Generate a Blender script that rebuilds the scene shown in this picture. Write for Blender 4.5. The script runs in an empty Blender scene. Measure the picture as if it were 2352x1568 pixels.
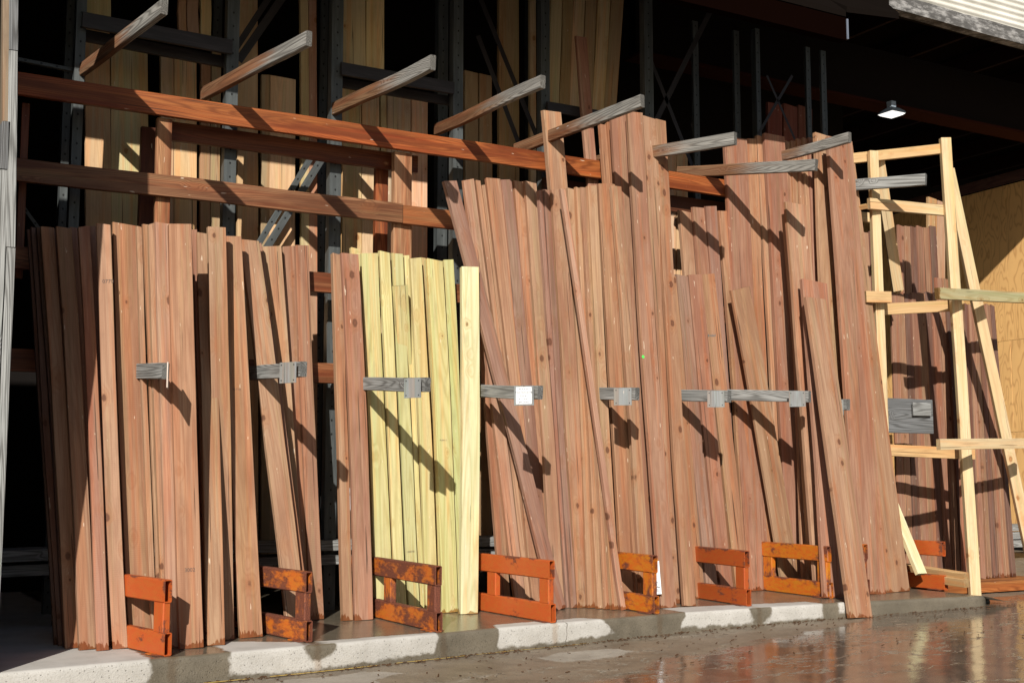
import bpy, bmesh, math, random
from mathutils import Vector, Matrix, noise
R = math.radians
rnd = random.Random(7)
sc = bpy.context.scene
COL = sc.collection

# ------------------------------------------------------------------ camera
F_PX, CX, CY, CAM_H = 2844.0, 1176.0, 784.0, 0.97
TH = R(59.8)
PIT = math.atan(302.0/F_PX)
cd = bpy.data.cameras.new("camera"); cam = bpy.data.objects.new("camera", cd); COL.objects.link(cam)
cam.location = (0, 0, CAM_H)
cam.rotation_euler = (R(90)+PIT, 0, TH-R(90))
cd.sensor_width = 36.0; cd.lens = 36.0*F_PX/2352.0
cd.clip_start = 0.05; cd.clip_end = 500
sc.camera = cam
# ------------------------------------------------------------------ light
SUN_D = Vector((0.70, 1.0, -0.65)).normalized()      # travel direction
w = bpy.data.worlds.new("World"); sc.world = w; w.use_nodes = True
nt = w.node_tree
bg = nt.nodes["Background"]; sky = nt.nodes.new("ShaderNodeTexSky")
sky.sky_type = 'NISHITA'; sky.sun_disc = False
elev = math.asin(-SUN_D.z)
sky.sun_elevation = elev
sky.sun_rotation = math.atan2(-SUN_D.x, -SUN_D.y)
nt.links.new(sky.outputs[0], bg.inputs[0]); bg.inputs[1].default_value = 0.05
sl = bpy.data.lights.new("sun", 'SUN'); sl.energy = 5.0; sl.angle = R(0.5); sl.color = (1.0, 0.95, 0.87)
so = bpy.data.objects.new("sun", sl); COL.objects.link(so)
so.rotation_euler = SUN_D.to_track_quat('-Z', 'Y').to_euler(); so.location = (-5, -8, 8)
sc.view_settings.view_transform = 'Standard'; sc.view_settings.look = 'None'
sc.view_settings.exposure = 0.17; sc.view_settings.gamma = 1.0
sc.cycles.max_bounces = 6

# ------------------------------------------------------------------ picture-to-place helpers
# survey of the photograph: turns a measured direction into a point on a known plane of the yard
FH = Vector((math.cos(TH), math.sin(TH), 0)); RT = Vector((math.sin(TH), -math.cos(TH), 0))
FW = FH*math.cos(PIT)+Vector((0, 0, math.sin(PIT))); UP = RT.cross(FW)
C0 = Vector((0, 0, CAM_H))
def ray(x, y): return FW+RT*((x-CX)/F_PX)+UP*((CY-y)/F_PX)
def onz(x, y, z=0.0):
    d = ray(x, y); return C0+d*((z-CAM_H)/d.z)
def ony(x, y, Y):
    d = ray(x, y); return C0+d*(Y/d.y)
def xat(px, Y, z):
    k = (px-CX)/F_PX      # (v.RT) = k*(v.FW)
    # x*(RTx-k FWx) + Y*(RTy-kFWy) + (z-h)*(-k FWz)=0
    return (-(Y*(RT.y-k*FW.y))+(z-CAM_H)*k*FW.z)/(RT.x-k*FW.x)

# ------------------------------------------------------------------ object helpers
def tag(o, label=None, cat=None, group=None, kind=None):
    if label: o['label'] = label
    if cat: o['category'] = cat
    if group: o['group'] = group
    if kind: o['kind'] = kind
    return o
def link_bm(name, bm, mat, parent=None, smooth=False):
    me = bpy.data.meshes.new(name); bm.normal_update(); bm.to_mesh(me); bm.free()
    if mat: me.materials.append(mat)
    if smooth:
        for p in me.polygons: p.use_smooth = True
    o = bpy.data.objects.new(name, me); COL.objects.link(o)
    if parent: o.parent = parent
    return o
def empty(name, loc=(0, 0, 0)):
    o = bpy.data.objects.new(name, None); o.location = loc; COL.objects.link(o); o.empty_display_size = .1
    return o
def box_bm(bm, x0, x1, y0, y1, z0, z1, M=None):
    vs = [bm.verts.new(p) for p in ((x0,y0,z0),(x1,y0,z0),(x1,y1,z0),(x0,y1,z0),(x0,y0,z1),(x1,y0,z1),(x1,y1,z1),(x0,y1,z1))]
    if M:
        for v in vs: v.co = M @ v.co
    for f in ((0,3,2,1),(4,5,6,7),(0,1,5,4),(1,2,6,5),(2,3,7,6),(3,0,4,7)): bm.faces.new([vs[i] for i in f])
    return vs
def frame_m(p0, p1, nrm):
    """matrix with local Z along p0->p1, local -Y towards nrm"""
    z = (Vector(p1)-Vector(p0)).normalized(); y = -Vector(nrm); y = (y-z*y.dot(z)).normalized(); x = y.cross(z)
    M = Matrix((x, y, z)).transposed().to_4x4(); M.translation = Vector(p0)
    return M
def plank_bm(L, wd, th, bow=0.0, bowy=0.0, seed=0, cut=0.0, seg=None, ch=0.0025, wob=0.0012, y0=0.0, twist=0.0):
    """plank in local coords: z 0..L, x centred, y y0..y0+th, chamfered, slightly bowed, ends cut a little off square"""
    bm = bmesh.new(); r = random.Random(seed)
    n = seg or max(2, int(L/0.22))
    c = min(ch, th*.2)
    prof = [(-wd/2+c, 0), (wd/2-c, 0), (wd/2, c), (wd/2, th-c), (wd/2-c, th), (-wd/2+c, th), (-wd/2, th-c), (-wd/2, c)]
    rings = []; sh = r.uniform(-cut, cut); sh2 = r.uniform(-cut, cut)*.5; px, py = r.uniform(0, 50), r.uniform(0, 50)
    tw0, tw1 = r.uniform(-R(2.5), R(2.5))*twist, r.uniform(-R(2.5), R(2.5))*twist
    for i in range(n+1):
        t = i/n; z = t*L; ta = tw0+(tw1-tw0)*t; ca, sa = math.cos(ta), math.sin(ta)
        ox = bow*4*t*(1-t)+wob*noise.noise(Vector((px, t*L*1.3, 0)))*2; oy = bowy*4*t*(1-t)
        ww = 1+.012*noise.noise(Vector((py, t*L*2, 3)))
        ring = []
        for (x, y) in prof:
            zz = z+(sh*x/wd+sh2*y/max(th,.001) if i == n else 0)
            xr_, yr_ = x*ww*ca-(y-th/2)*sa, x*ww*sa+(y-th/2)*ca+th/2; ring.append(bm.verts.new((xr_+ox, yr_+oy+y0, zz)))
        rings.append(ring)
    for i in range(n):
        for k in range(8):
            bm.faces.new((rings[i][k], rings[i][(k+1) % 8], rings[i+1][(k+1) % 8], rings[i+1][k]))
    bm.faces.new(list(reversed(rings[0]))); bm.faces.new(rings[-1])
    return bm
def plank(name, p0, p1, wd, th, nrm, mat, color, parent=None, **kw):
    L = (Vector(p1)-Vector(p0)).length
    o = link_bm(name, plank_bm(L, wd, th, seed=rnd.randint(0, 10**6), **kw), mat, parent)
    o.matrix_world = frame_m(p0, p1, nrm)
    o.color = (*color, 1)
    return o

# ------------------------------------------------------------------ materials
def newmat(name):
    m = bpy.data.materials.new(name); m.use_nodes = True
    nt = m.node_tree; b = nt.nodes["Principled BSDF"]
    return m, nt, b
class G:
    """tiny node-graph writer"""
    def __init__(s, nt): s.nt = nt; s.N = nt.nodes
    def put(s, sock, v):
        if isinstance(v, bpy.types.NodeSocket): s.nt.links.new(v, sock)
        elif v is not None:
            if isinstance(v, (tuple, list)) and len(v) == 3 and sock.type == 'RGBA': v = (*v, 1)
            sock.default_value = v
    def math(s, op, a, b=None, c=None, clamp=False):
        n = s.N.new('ShaderNodeMath'); n.operation = op; n.use_clamp = clamp
        s.put(n.inputs[0], a)
        if b is not None: s.put(n.inputs[1], b)
        if c is not None: s.put(n.inputs[2], c)
        return n.outputs[0]
    def vmath(s, op, a, b=None):
        n = s.N.new('ShaderNodeVectorMath'); n.operation = op; s.put(n.inputs[0], a)
        if b is not None: s.put(n.inputs[1], b)
        return n.outputs[0]
    def noise(s, v, scale=1, detail=2, rough=.5, dist=0.0):
        n = s.N.new('ShaderNodeTexNoise'); s.put(n.inputs['Vector'], v); n.inputs['Scale'].default_value = scale
        n.inputs['Detail'].default_value = detail; n.inputs['Roughness'].default_value = rough; n.inputs['Distortion'].default_value = dist
        return n.outputs['Fac']
    def vor(s, v, scale=1, feature='F1', rnd_=1.0):
        n = s.N.new('ShaderNodeTexVoronoi'); n.feature = feature; s.put(n.inputs['Vector'], v); n.inputs['Scale'].default_value = scale
        n.inputs['Randomness'].default_value = rnd_
        return n
    def ramp(s, v, a, b, lo=0.0, hi=1.0, smooth=True):
        n = s.N.new('ShaderNodeMapRange'); n.interpolation_type = 'SMOOTHSTEP' if smooth else 'LINEAR'
        s.put(n.inputs[0], v); n.inputs[1].default_value = a; n.inputs[2].default_value = b; n.inputs[3].default_value = lo; n.inputs[4].default_value = hi
        return n.outputs[0]
    def mix(s, f, a, b, mode='MIX'):
        n = s.N.new('ShaderNodeMix'); n.data_type = 'RGBA'; n.blend_type = mode
        s.put(n.inputs[0], f); s.put(n.inputs[6], a); s.put(n.inputs[7], b)
        return n.outputs[2]
    def scale(s, v, xyz): return s.vmath('MULTIPLY', v, xyz)
    def sep(s, v):
        n = s.N.new('ShaderNodeSeparateXYZ'); s.put(n.inputs[0], v); return n.outputs
    def bump(s, h, st=.3, d=.002):
        n = s.N.new('ShaderNodeBump'); n.inputs['Strength'].default_value = st; n.inputs['Distance'].default_value = d
        s.put(n.inputs['Height'], h); return n.outputs[0]
    def objco(s):
        t = s.N.new('ShaderNodeTexCoord'); o = s.N.new('ShaderNodeObjectInfo')
        return t.outputs['Object'], o.outputs['Random'], o.outputs['Color']
    def attr(s, name):
        n = s.N.new('ShaderNodeAttribute'); n.attribute_name = name; return n.outputs['Fac'], n.outputs['Color']

def wood(name, ring=.30, fiber=.18, patch=.30, hue=(.62, .42, .38), knotc=(.09, .035, .02), knots=.80, rough=.75, wet=False, grey=None, spec=.25, tint=.5, rdark=(.60, .45, .36), huev=.7, grime=.35, sawn=0.0, ringk=46, bumpd=.0015):
    m, nt, b = newmat(name); g = G(nt)
    oc, r, colr = g.objco()
    off = nt.nodes.new('ShaderNodeCombineXYZ')
    g.put(off.inputs[0], g.math('MULTIPLY', r, 91.7)); g.put(off.inputs[1], g.math('MULTIPLY', r, 57.3)); g.put(off.inputs[2], g.math('MULTIPLY', r, 133.1))
    co = g.vmath('ADD', oc, off.outputs[0])
    # knots: a few per board
    kw = g.scale(co, (9.0, 1.2, 5.5)); kw = g.vmath('ADD', kw, g.scale(g.vmath('SUBTRACT', nt.nodes.new('ShaderNodeCombineXYZ').outputs[0], (0, 0, 0)), (0, 0, 0)))
    vn = g.vor(kw, 1.0); vs = g.sep(vn.outputs['Color'])
    sel = g.math('GREATER_THAN', vs[0], knots)
    kd = g.math('ADD', vn.outputs['Distance'], g.math('MULTIPLY', g.noise(co, 60, 1), .08))
    ksz = g.math('MULTIPLY_ADD', vs[1], .75, .40)
    kd = g.math('DIVIDE', kd, ksz)
    knot = g.math('MULTIPLY', g.ramp(kd, .15, .22, 1, 0), sel)
    kin = g.math('MULTIPLY', g.ramp(kd, .05, .13, 1, 0), sel)
    halo = g.math('MULTIPLY', g.ramp(kd, .1, .62, 1, 0), sel)
    # flat sawn figure: contour lines of a stretched noise, bent round the knots
    v = g.noise(g.scale(co, (6.0, 6.0, .33)), 1, 1.5, .45)
    v = g.math('MULTIPLY_ADD', halo, .09, v)
    v2 = g.math('MULTIPLY_ADD', g.noise(g.scale(co, (30, 30, 1.6)), 1, 2), .02, v)
    ph = g.math('MULTIPLY', v2, ringk*6.283/2.0)
    rg = g.math('MULTIPLY_ADD', g.math('SINE', ph), .5, .5); rg = g.math('POWER', rg, 2.2)
    fb = g.noise(g.scale(co, (230, 230, 3.2)), 1, 2, .6)
    fb2 = g.noise(g.scale(co, (75, 75, 1.0)), 1, 4, .65)
    pt = g.noise(g.scale(co, (9, 9, .8)), 1, 3, .55)
    pt2 = g.noise(g.scale(co, (16, 16, 2.2)), 1, 4, .6)
    hs = g.noise(g.scale(co, (20, 20, .7)), 1, 2, .5); hs2 = g.noise(g.scale(g.vmath('ADD', co, (7, 3, 5)), (26, 26, .5)), 1, 2, .5)
    base = g.mix(g.math('MULTIPLY', g.ramp(hs, .50, .64), huev), colr, g.mix(1.0, colr, (1.10, .86, .72), 'MULTIPLY'))
    base = g.mix(g.math('MULTIPLY', g.ramp(hs2, .52, .66), huev), base, g.mix(1.0, base, (.88, .98, .90), 'MULTIPLY'))
    # colour drift: towards a purplish / brownish heartwood
    dark = g.mix(1.0, base, hue, 'MULTIPLY')
    c = g.mix(g.math('MULTIPLY', g.ramp(pt, .40, .68), patch*1.6), base, dark)
    lite = g.mix(1.0, base, (1.18, 1.16, 1.05), 'MULTIPLY')
    c = g.mix(g.math('MULTIPLY', g.ramp(pt2, .48, .72), tint), c, lite)
    c = g.mix(g.math('MULTIPLY', rg, ring), c, g.mix(1.0, base, rdark, 'MULTIPLY'))
    c = g.mix(g.math('MULTIPLY', g.ramp(fb, .42, .75), fiber), c, g.mix(1.0, base, (.45, .36, .32), 'MULTIPLY'))
    c = g.mix(g.math('MULTIPLY', g.ramp(fb2, .48, .72), fiber*1.8), c, g.mix(1.0, base, (.60, .47, .42), 'MULTIPLY'))
    gr = g.noise(g.scale(co, (11, 11, 3.0)), 1, 5, .7); c = g.mix(g.math('MULTIPLY', g.ramp(gr, .50, .74), grime), c, g.mix(1.0, base, (.52, .44, .42), 'MULTIPLY'))
    gl = g.noise(g.scale(g.vmath('ADD', co, (3, 9, 1)), (40, 40, .9)), 1, 3, .6); c = g.mix(g.math('MULTIPLY', g.ramp(gl, .58, .72), fiber*.9), c, g.mix(1.0, base, (1.25, 1.28, 1.28), 'MULTIPLY'))
    if sawn:
        zz = g.sep(co)[2]
        sw = g.math('SINE', g.math('MULTIPLY', zz, 520.0)); swm = g.ramp(g.noise(g.scale(co, (7, 7, 2.5)), 1, 2), .52, .66)
        c = g.mix(g.math('MULTIPLY', g.math('MULTIPLY', g.ramp(sw, -.1, .9), swm), sawn), c, g.mix(1.0, base, (.6, .5, .47), 'MULTIPLY'))
    c = g.mix(g.math('MULTIPLY', halo, .45), c, g.mix(1.0, base, (.80, .55, .38), 'MULTIPLY'))
    c = g.mix(g.math('MULTIPLY', knot, .78), c, knotc)
    c = g.mix(g.math('MULTIPLY', kin, .35), c, (knotc[0]*2.4, knotc[1]*2.4, knotc[2]*2.2))
    # small chips and scuffs
    ch = g.noise(g.scale(co, (55, 55, 9)), 1, 2, .5)
    c = g.mix(g.math('MULTIPLY', g.ramp(ch, .735, .76), .55), c, (.80, .68, .52) if grey is None else (.5, .5, .48))
    # dark drying checks
    ck = g.noise(g.scale(co, (95, 95, 1.0)), 1, 1, .3)
    chk = g.ramp(ck, .735, .755)
    c = g.mix(g.math('MULTIPLY', chk, .75), c, (.03, .018, .012))
    rgh = rough
    z = g.sep(oc)[2]
    if grey is not None:          # sun-bleached towards the tip (local z = 0), still brown near the rack
        gn = g.math('ADD', z, g.math('MULTIPLY', g.math('SUBTRACT', g.noise(g.scale(co, (22, 22, 1.6)), 1, 3, .65), .5), 1.1))
        gm = g.ramp(gn, grey[1]-.2, grey[1]+.32, 1, 0)
        gcol = g.mix(g.math('MULTIPLY', rg, .75), grey[0], (grey[0][0]*.30, grey[0][1]*.29, grey[0][2]*.28))
        gcol = g.mix(g.math('MULTIPLY', g.ramp(fb, .42, .7), .65), gcol, (.07, .065, .06))
        gcol = g.mix(g.math('MULTIPLY', g.ramp(pt, .45, .7), .4), gcol, (.09, .088, .082))
        gcol = g.mix(g.math('MULTIPLY', knot, .8), gcol, (.10, .08, .06))
        c = g.mix(gm, c, gcol)
    if wet:
        wx = g.scale(co, (75, 75, 0)); wn = g.noise(wx, 1, 2, .6); wn2 = g.noise(g.scale(co, (10, 10, 0)), 1, 1)
        wl = g.math('MULTIPLY', g.math('MULTIPLY_ADD', wn, .11, -.02), g.ramp(wn2, .35, .62))
        wm = g.math('LESS_THAN', z, g.math('MULTIPLY', wl, wet))
        c = g.mix(g.math('MULTIPLY', wm, .9), c, g.mix(1.0, c, (.52, .30, .16), 'MULTIPLY'))
        rgh = g.math('MULTIPLY_ADD', wm, -.45, rough)
    tcn = nt.nodes.new('ShaderNodeTexCoord'); endm = g.ramp(g.math('ABSOLUTE', g.sep(tcn.outputs['Normal'])[2]), .85, .95)
    c = g.mix(g.math('MULTIPLY', endm, .85), c, g.mix(g.noise(oc, 90, 3, .7), g.mix(1.0, c, (.30, .30, .30), 'MULTIPLY'), g.mix(1.0, c, (.62, .60, .58), 'MULTIPLY')))
    g.put(b.inputs['Base Color'], c); g.put(b.inputs['Roughness'], rgh)
    b.inputs['Specular IOR Level'].default_value = spec
    h = g.math('ADD', g.math('MULTIPLY', fb, .5), g.math('MULTIPLY', fb2, .7)); h = g.math('SUBTRACT', h, g.math('MULTIPLY', chk, 1.0))
    if grey is not None: h = g.math('SUBTRACT', h, g.math('MULTIPLY', rg, .8))
    h = g.math('SUBTRACT', h, g.math('MULTIPLY', knot, .3))
    g.put(b.inputs['Normal'], g.bump(h, .55, bumpd))
    return m
M_RED = wood("treated_red_wood", ring=.34, fiber=.36, patch=.55, hue=(.74, .60, .57), rdark=(.64, .52, .46), wet=1.0, sawn=.16, knots=.60)
M_YEL = wood("treated_yellow_pine", ring=.42, fiber=.16, patch=.25, hue=(.80, .74, .50), knotc=(.20, .11, .04), wet=1.0, rough=.7, ringk=40, knots=.72, rdark=(.66, .56, .36))
M_PINE = wood("raw_pine", ring=.22, fiber=.12, patch=.25, hue=(.85, .66, .42), knotc=(.30, .13, .045), rough=.65, knots=.80)
M_RAIL = wood("oiled_rail_wood", ring=.75, fiber=.6, patch=.9, hue=(.42, .28, .2), rdark=(.36, .26, .2), knotc=(.40, .20, .09), rough=.55, ringk=70, knots=.86, spec=.4)
M_ARM = wood("weathered_arm_wood", ring=.55, fiber=.5, patch=.6, hue=(.45, .32, .22), grey=((.31, .30, .275), .56), rdark=(.4, .3, .25), rough=.9, ringk=80, knots=.86, bumpd=.004)
M_GREY = wood("weathered_grey_wood", ring=.55, fiber=.5, patch=.6, hue=(.5, .45, .4), grey=((.34, .345, .335), 50.0), rough=.9, ringk=80, knots=.86, bumpd=.004)
M_GREYD = wood("weathered_wood_dark_and_shade", ring=.6, fiber=.6, patch=.7, hue=(.5, .45, .4), grey=((.20, .205, .21), 50.0), rough=.9, ringk=80, knots=.86, bumpd=.004)  # own dark grey on the plank arm, painted shade on the post
M_PLATE = wood("grey_shingle", ring=.25, fiber=.25, patch=.4, hue=(.7, .7, .7), knots=2.0, rough=.85)

def plywood():
    m, nt, b = newmat("plywood"); g = G(nt); oc, r, colr = g.objco()
    n1 = g.noise(g.scale(oc, (3.4, 3.4, 1.0)), 1, 2, .5)
    l = g.math('MULTIPLY_ADD', g.math('SINE', g.math('MULTIPLY', n1, 95)), .5, .5); l = g.math('POWER', l, 5)
    c = g.mix(g.math('MULTIPLY', l, .55), (.80, .47, .175), (.44, .20, .06))
    v = g.vor(g.scale(oc, (3.5, 3.5, 2.5)), 1); s = g.sep(v.outputs['Color'])
    k = g.math('MULTIPLY', g.ramp(v.outputs['Distance'], .08, .14, 1, 0), g.math('GREATER_THAN', s[0], .6))
    c = g.mix(g.math('MULTIPLY', k, .8), c, (.12, .04, .015))
    c = g.mix(g.math('MULTIPLY', g.ramp(g.noise(oc, 1.3, 3), .4, .7), .3), c, (.5, .28, .11))
    g.put(b.inputs['Base Color'], c); b.inputs['Roughness'].default_value = .8
    return m
M_PLY = plywood()

def rust(name, amt, col=(.46, .082, .018), wd_=.045, sc1=9, yel=1.3):
    m, nt, b = newmat(name); g = G(nt); oc, r, colr = g.objco()
    off = nt.nodes.new('ShaderNodeCombineXYZ'); g.put(off.inputs[0], g.math('MULTIPLY', r, 31)); g.put(off.inputs[2], g.math('MULTIPLY', r, 17))
    co = g.vmath('ADD', oc, off.outputs[0])
    n = g.noise(g.scale(co, (1, .6, 1)), sc1, 5, .62); n2 = g.noise(g.scale(co, (1, .35, 1)), 42, 4, .7); n3 = g.noise(co, 160, 3, .6)
    val = g.math('ADD', g.math('MULTIPLY', n, .7), g.math('MULTIPLY', n2, .3))
    ez = g.math('ABSOLUTE', g.math('SUBTRACT', g.sep(oc)[2], .060)); ed = g.ramp(ez, .044, .061); ey = g.ramp(g.sep(oc)[1], .0, .05, 1, 0)
    val = g.math('SUBTRACT', val, g.math('MULTIPLY', g.math('MAXIMUM', ed, ey), .085))
    rm = g.ramp(val, amt-wd_, amt+wd_, 1, 0)
    paint = g.mix(g.ramp(n2, .35, .7), col, (col[0]*.95, col[1]*yel, col[2]*1.2))
    paint = g.mix(g.math('MULTIPLY', g.ramp(n3, .55, .7), .45), paint, (.24, .055, .02))
    rc = g.mix(g.ramp(n3, .35, .65), (.085, .028, .018), (.20, .06, .03))
    c = g.mix(rm, paint, rc)
    g.put(b.inputs['Base Color'], c); g.put(b.inputs['Roughness'], g.math('MULTIPLY_ADD', rm, .3, .42)); b.inputs['Specular IOR Level'].default_value = .35
    g.put(b.inputs['Normal'], g.bump(g.math('ADD', g.math('MULTIPLY', n3, .4), rm), .5, .0012))
    return m
M_OR1 = rust("orange_paint_light_rust", .375)
M_OR2 = rust("orange_paint_heavy_rust", .50, (.52, .12, .018), .06, 6)
M_OR3 = rust("orange_paint_stained", .42, (.50, .11, .012), .07, 12, 1.6)
M_OR4 = rust("red_orange_paint", .40, (.38, .068, .016))

def steel(name, col, holes=True):
    m, nt, b = newmat(name); g = G(nt); oc, r, colr = g.objco()
    n = g.noise(g.scale(oc, (30, 30, 3)), 1, 4, .6)
    c = g.mix(g.ramp(n, .4, .75), col, tuple(x*1.7+.006 for x in col))
    if holes:
        s = g.sep(oc); zz = g.math('SUBTRACT', g.math('FRACT', g.math('MULTIPLY', s[2], 10.0)), .5)
        d = g.math('SQRT', g.math('ADD', g.math('POWER', g.math('DIVIDE', s[0], .007), 2.0), g.math('POWER', g.math('MULTIPLY', zz, .1/.009), 2.0)))
        c = g.mix(g.ramp(d, .8, 1.1, 1, 0), c, (.004, .004, .004))
    g.put(b.inputs['Base Color'], c); b.inputs['Roughness'].default_value = .5; b.inputs['Metallic'].default_value = .15
    return m
M_STG = steel("green_painted_steel", (.065, .072, .072))
M_STB = steel("brown_painted_steel", (.026, .021, .021), False)
def flat(name, col, rough=.7, spec=.3, nz=.25, sc_=8):
    m, nt, b = newmat(name); g = G(nt); oc, r, colr = g.objco()
    n = g.noise(oc, sc_, 4, .6)
    g.put(b.inputs['Base Color'], g.mix(g.math('MULTIPLY', n, nz), col, tuple(x*.45 for x in col))); b.inputs['Roughness'].default_value = rough
    b.inputs['Specular IOR Level'].default_value = spec
    return m
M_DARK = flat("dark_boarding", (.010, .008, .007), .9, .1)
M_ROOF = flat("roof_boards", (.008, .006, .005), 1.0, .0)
M_WHITE = flat("white_paper", (.80, .82, .84), .6, .3, .06)
M_INK = flat("black_ink", (.03, .03, .04), .8, .1, 0)
M_GREEN = flat("green_sticker", (.10, .75, .12), .5, .3, 0)
M_BUCK = flat("white_plastic", (.45, .47, .5), .45, .4, .2)
M_METAL = flat("galvanised_metal", (.30, .36, .42), .45, .5, .3)
M_CASE = flat("lamp_case", (.02, .025, .03), .5, .3, .3)

def concrete():
    m, nt, b = newmat("concrete"); g = G(nt); oc, r, colr = g.objco()
    dryv, _ = g.attr("dry")
    e = g.math('MULTIPLY', g.math('SUBTRACT', g.noise(oc, 14, 5, .55), .5), .07)
    dry = g.ramp(g.math('ADD', dryv, e), -.012, .012)
    sp = g.noise(oc, 120, 3, .75); sp2 = g.vor(oc, 120).outputs['Distance']; lg = g.noise(oc, 5, 5, .62)
    up = nt.nodes.new('ShaderNodeNewGeometry'); nz = g.sep(up.outputs['Normal'])[2]
    face = g.ramp(nz, .35, .8, 1, 0)      # the cast front shows its aggregate
    cd_ = g.mix(g.ramp(lg, .35, .7), (.50, .48, .445), (.42, .40, .365))
    cd_ = g.mix(g.math('MULTIPLY', g.math('MULTIPLY', g.ramp(sp, .52, .68), face), .5), cd_, (.22, .19, .155))
    cd_ = g.mix(g.math('MULTIPLY', g.ramp(sp, .62, .75), .3), cd_, (.25, .22, .19))
    cw = g.mix(g.ramp(lg, .35, .7), (.165, .140, .102), (.118, .100, .072))
    cw = g.mix(g.math('MULTIPLY', g.math('MULTIPLY', g.ramp(sp, .48, .7), face), .75), cw, (.075, .060, .040))
    cw = g.mix(g.math('MULTIPLY', g.ramp(sp2, .10, .20, 1, 0), .22), cw, (.34, .30, .24))
    c = g.mix(dry, cw, cd_)
    # puffed holes
    ho = g.vor(oc, 42).outputs['Distance']
    c = g.mix(g.math('MULTIPLY', g.math('MULTIPLY', g.ramp(ho, .10, .17, 1, 0), face), .55), c, (.05, .04, .03))
    px_ = g.sep(oc)
    jx = g.math('ABSOLUTE', g.math('SUBTRACT', g.math('ADD', px_[0], g.math('MULTIPLY', g.math('SUBTRACT', g.noise(oc, 9, 4, .6), .5), .12)), 4.47))
    c = g.mix(g.math('MULTIPLY', g.math('MULTIPLY', g.ramp(jx, .002, .006, 1, 0), g.ramp(px_[1], 7.05, 6.98)), .8), c, (.09, .075, .055))
    for dx_ in (1.82, 2.66, 3.52, 4.37, 5.26, 6.15, 7.08, 8.38):
        dd = g.math('ABSOLUTE', g.math('SUBTRACT', g.math('ADD', px_[0], g.math('MULTIPLY', g.math('SUBTRACT', g.noise(oc, 22, 3, .6), .5), .05)), dx_))
        c = g.mix(g.math('MULTIPLY', g.math('MULTIPLY', g.ramp(dd, .008, .035, 1, 0), g.ramp(px_[1], 7.3, 7.15)), .38), c, g.mix(1.0, c, (.62, .40, .22), 'MULTIPLY'))
    g.put(b.inputs['Base Color'], c)
    wr = g.math('MULTIPLY_ADD', face, .35, .24)
    mixr = g.math('ADD', g.math('MULTIPLY', dry, .9), g.math('MULTIPLY', g.math('SUBTRACT', 1.0, dry), wr))
    g.put(b.inputs['Roughness'], mixr)
    h = g.math('MULTIPLY', g.math('ADD', g.math('MULTIPLY', sp, .9), g.math('MULTIPLY', sp2, .6)), g.math('MULTIPLY_ADD', face, .95, .12))
    h = g.math('SUBTRACT', h, g.math('MULTIPLY', g.math('MULTIPLY', g.ramp(ho, .1, .2, 1, 0), face), 1.2))
    h = g.math('ADD', h, g.math('MULTIPLY', g.noise(oc, 14, 2), .35))
    g.put(b.inputs['Normal'], g.bump(h, .6, .003))
    return m
M_CONC = concrete()
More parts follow.
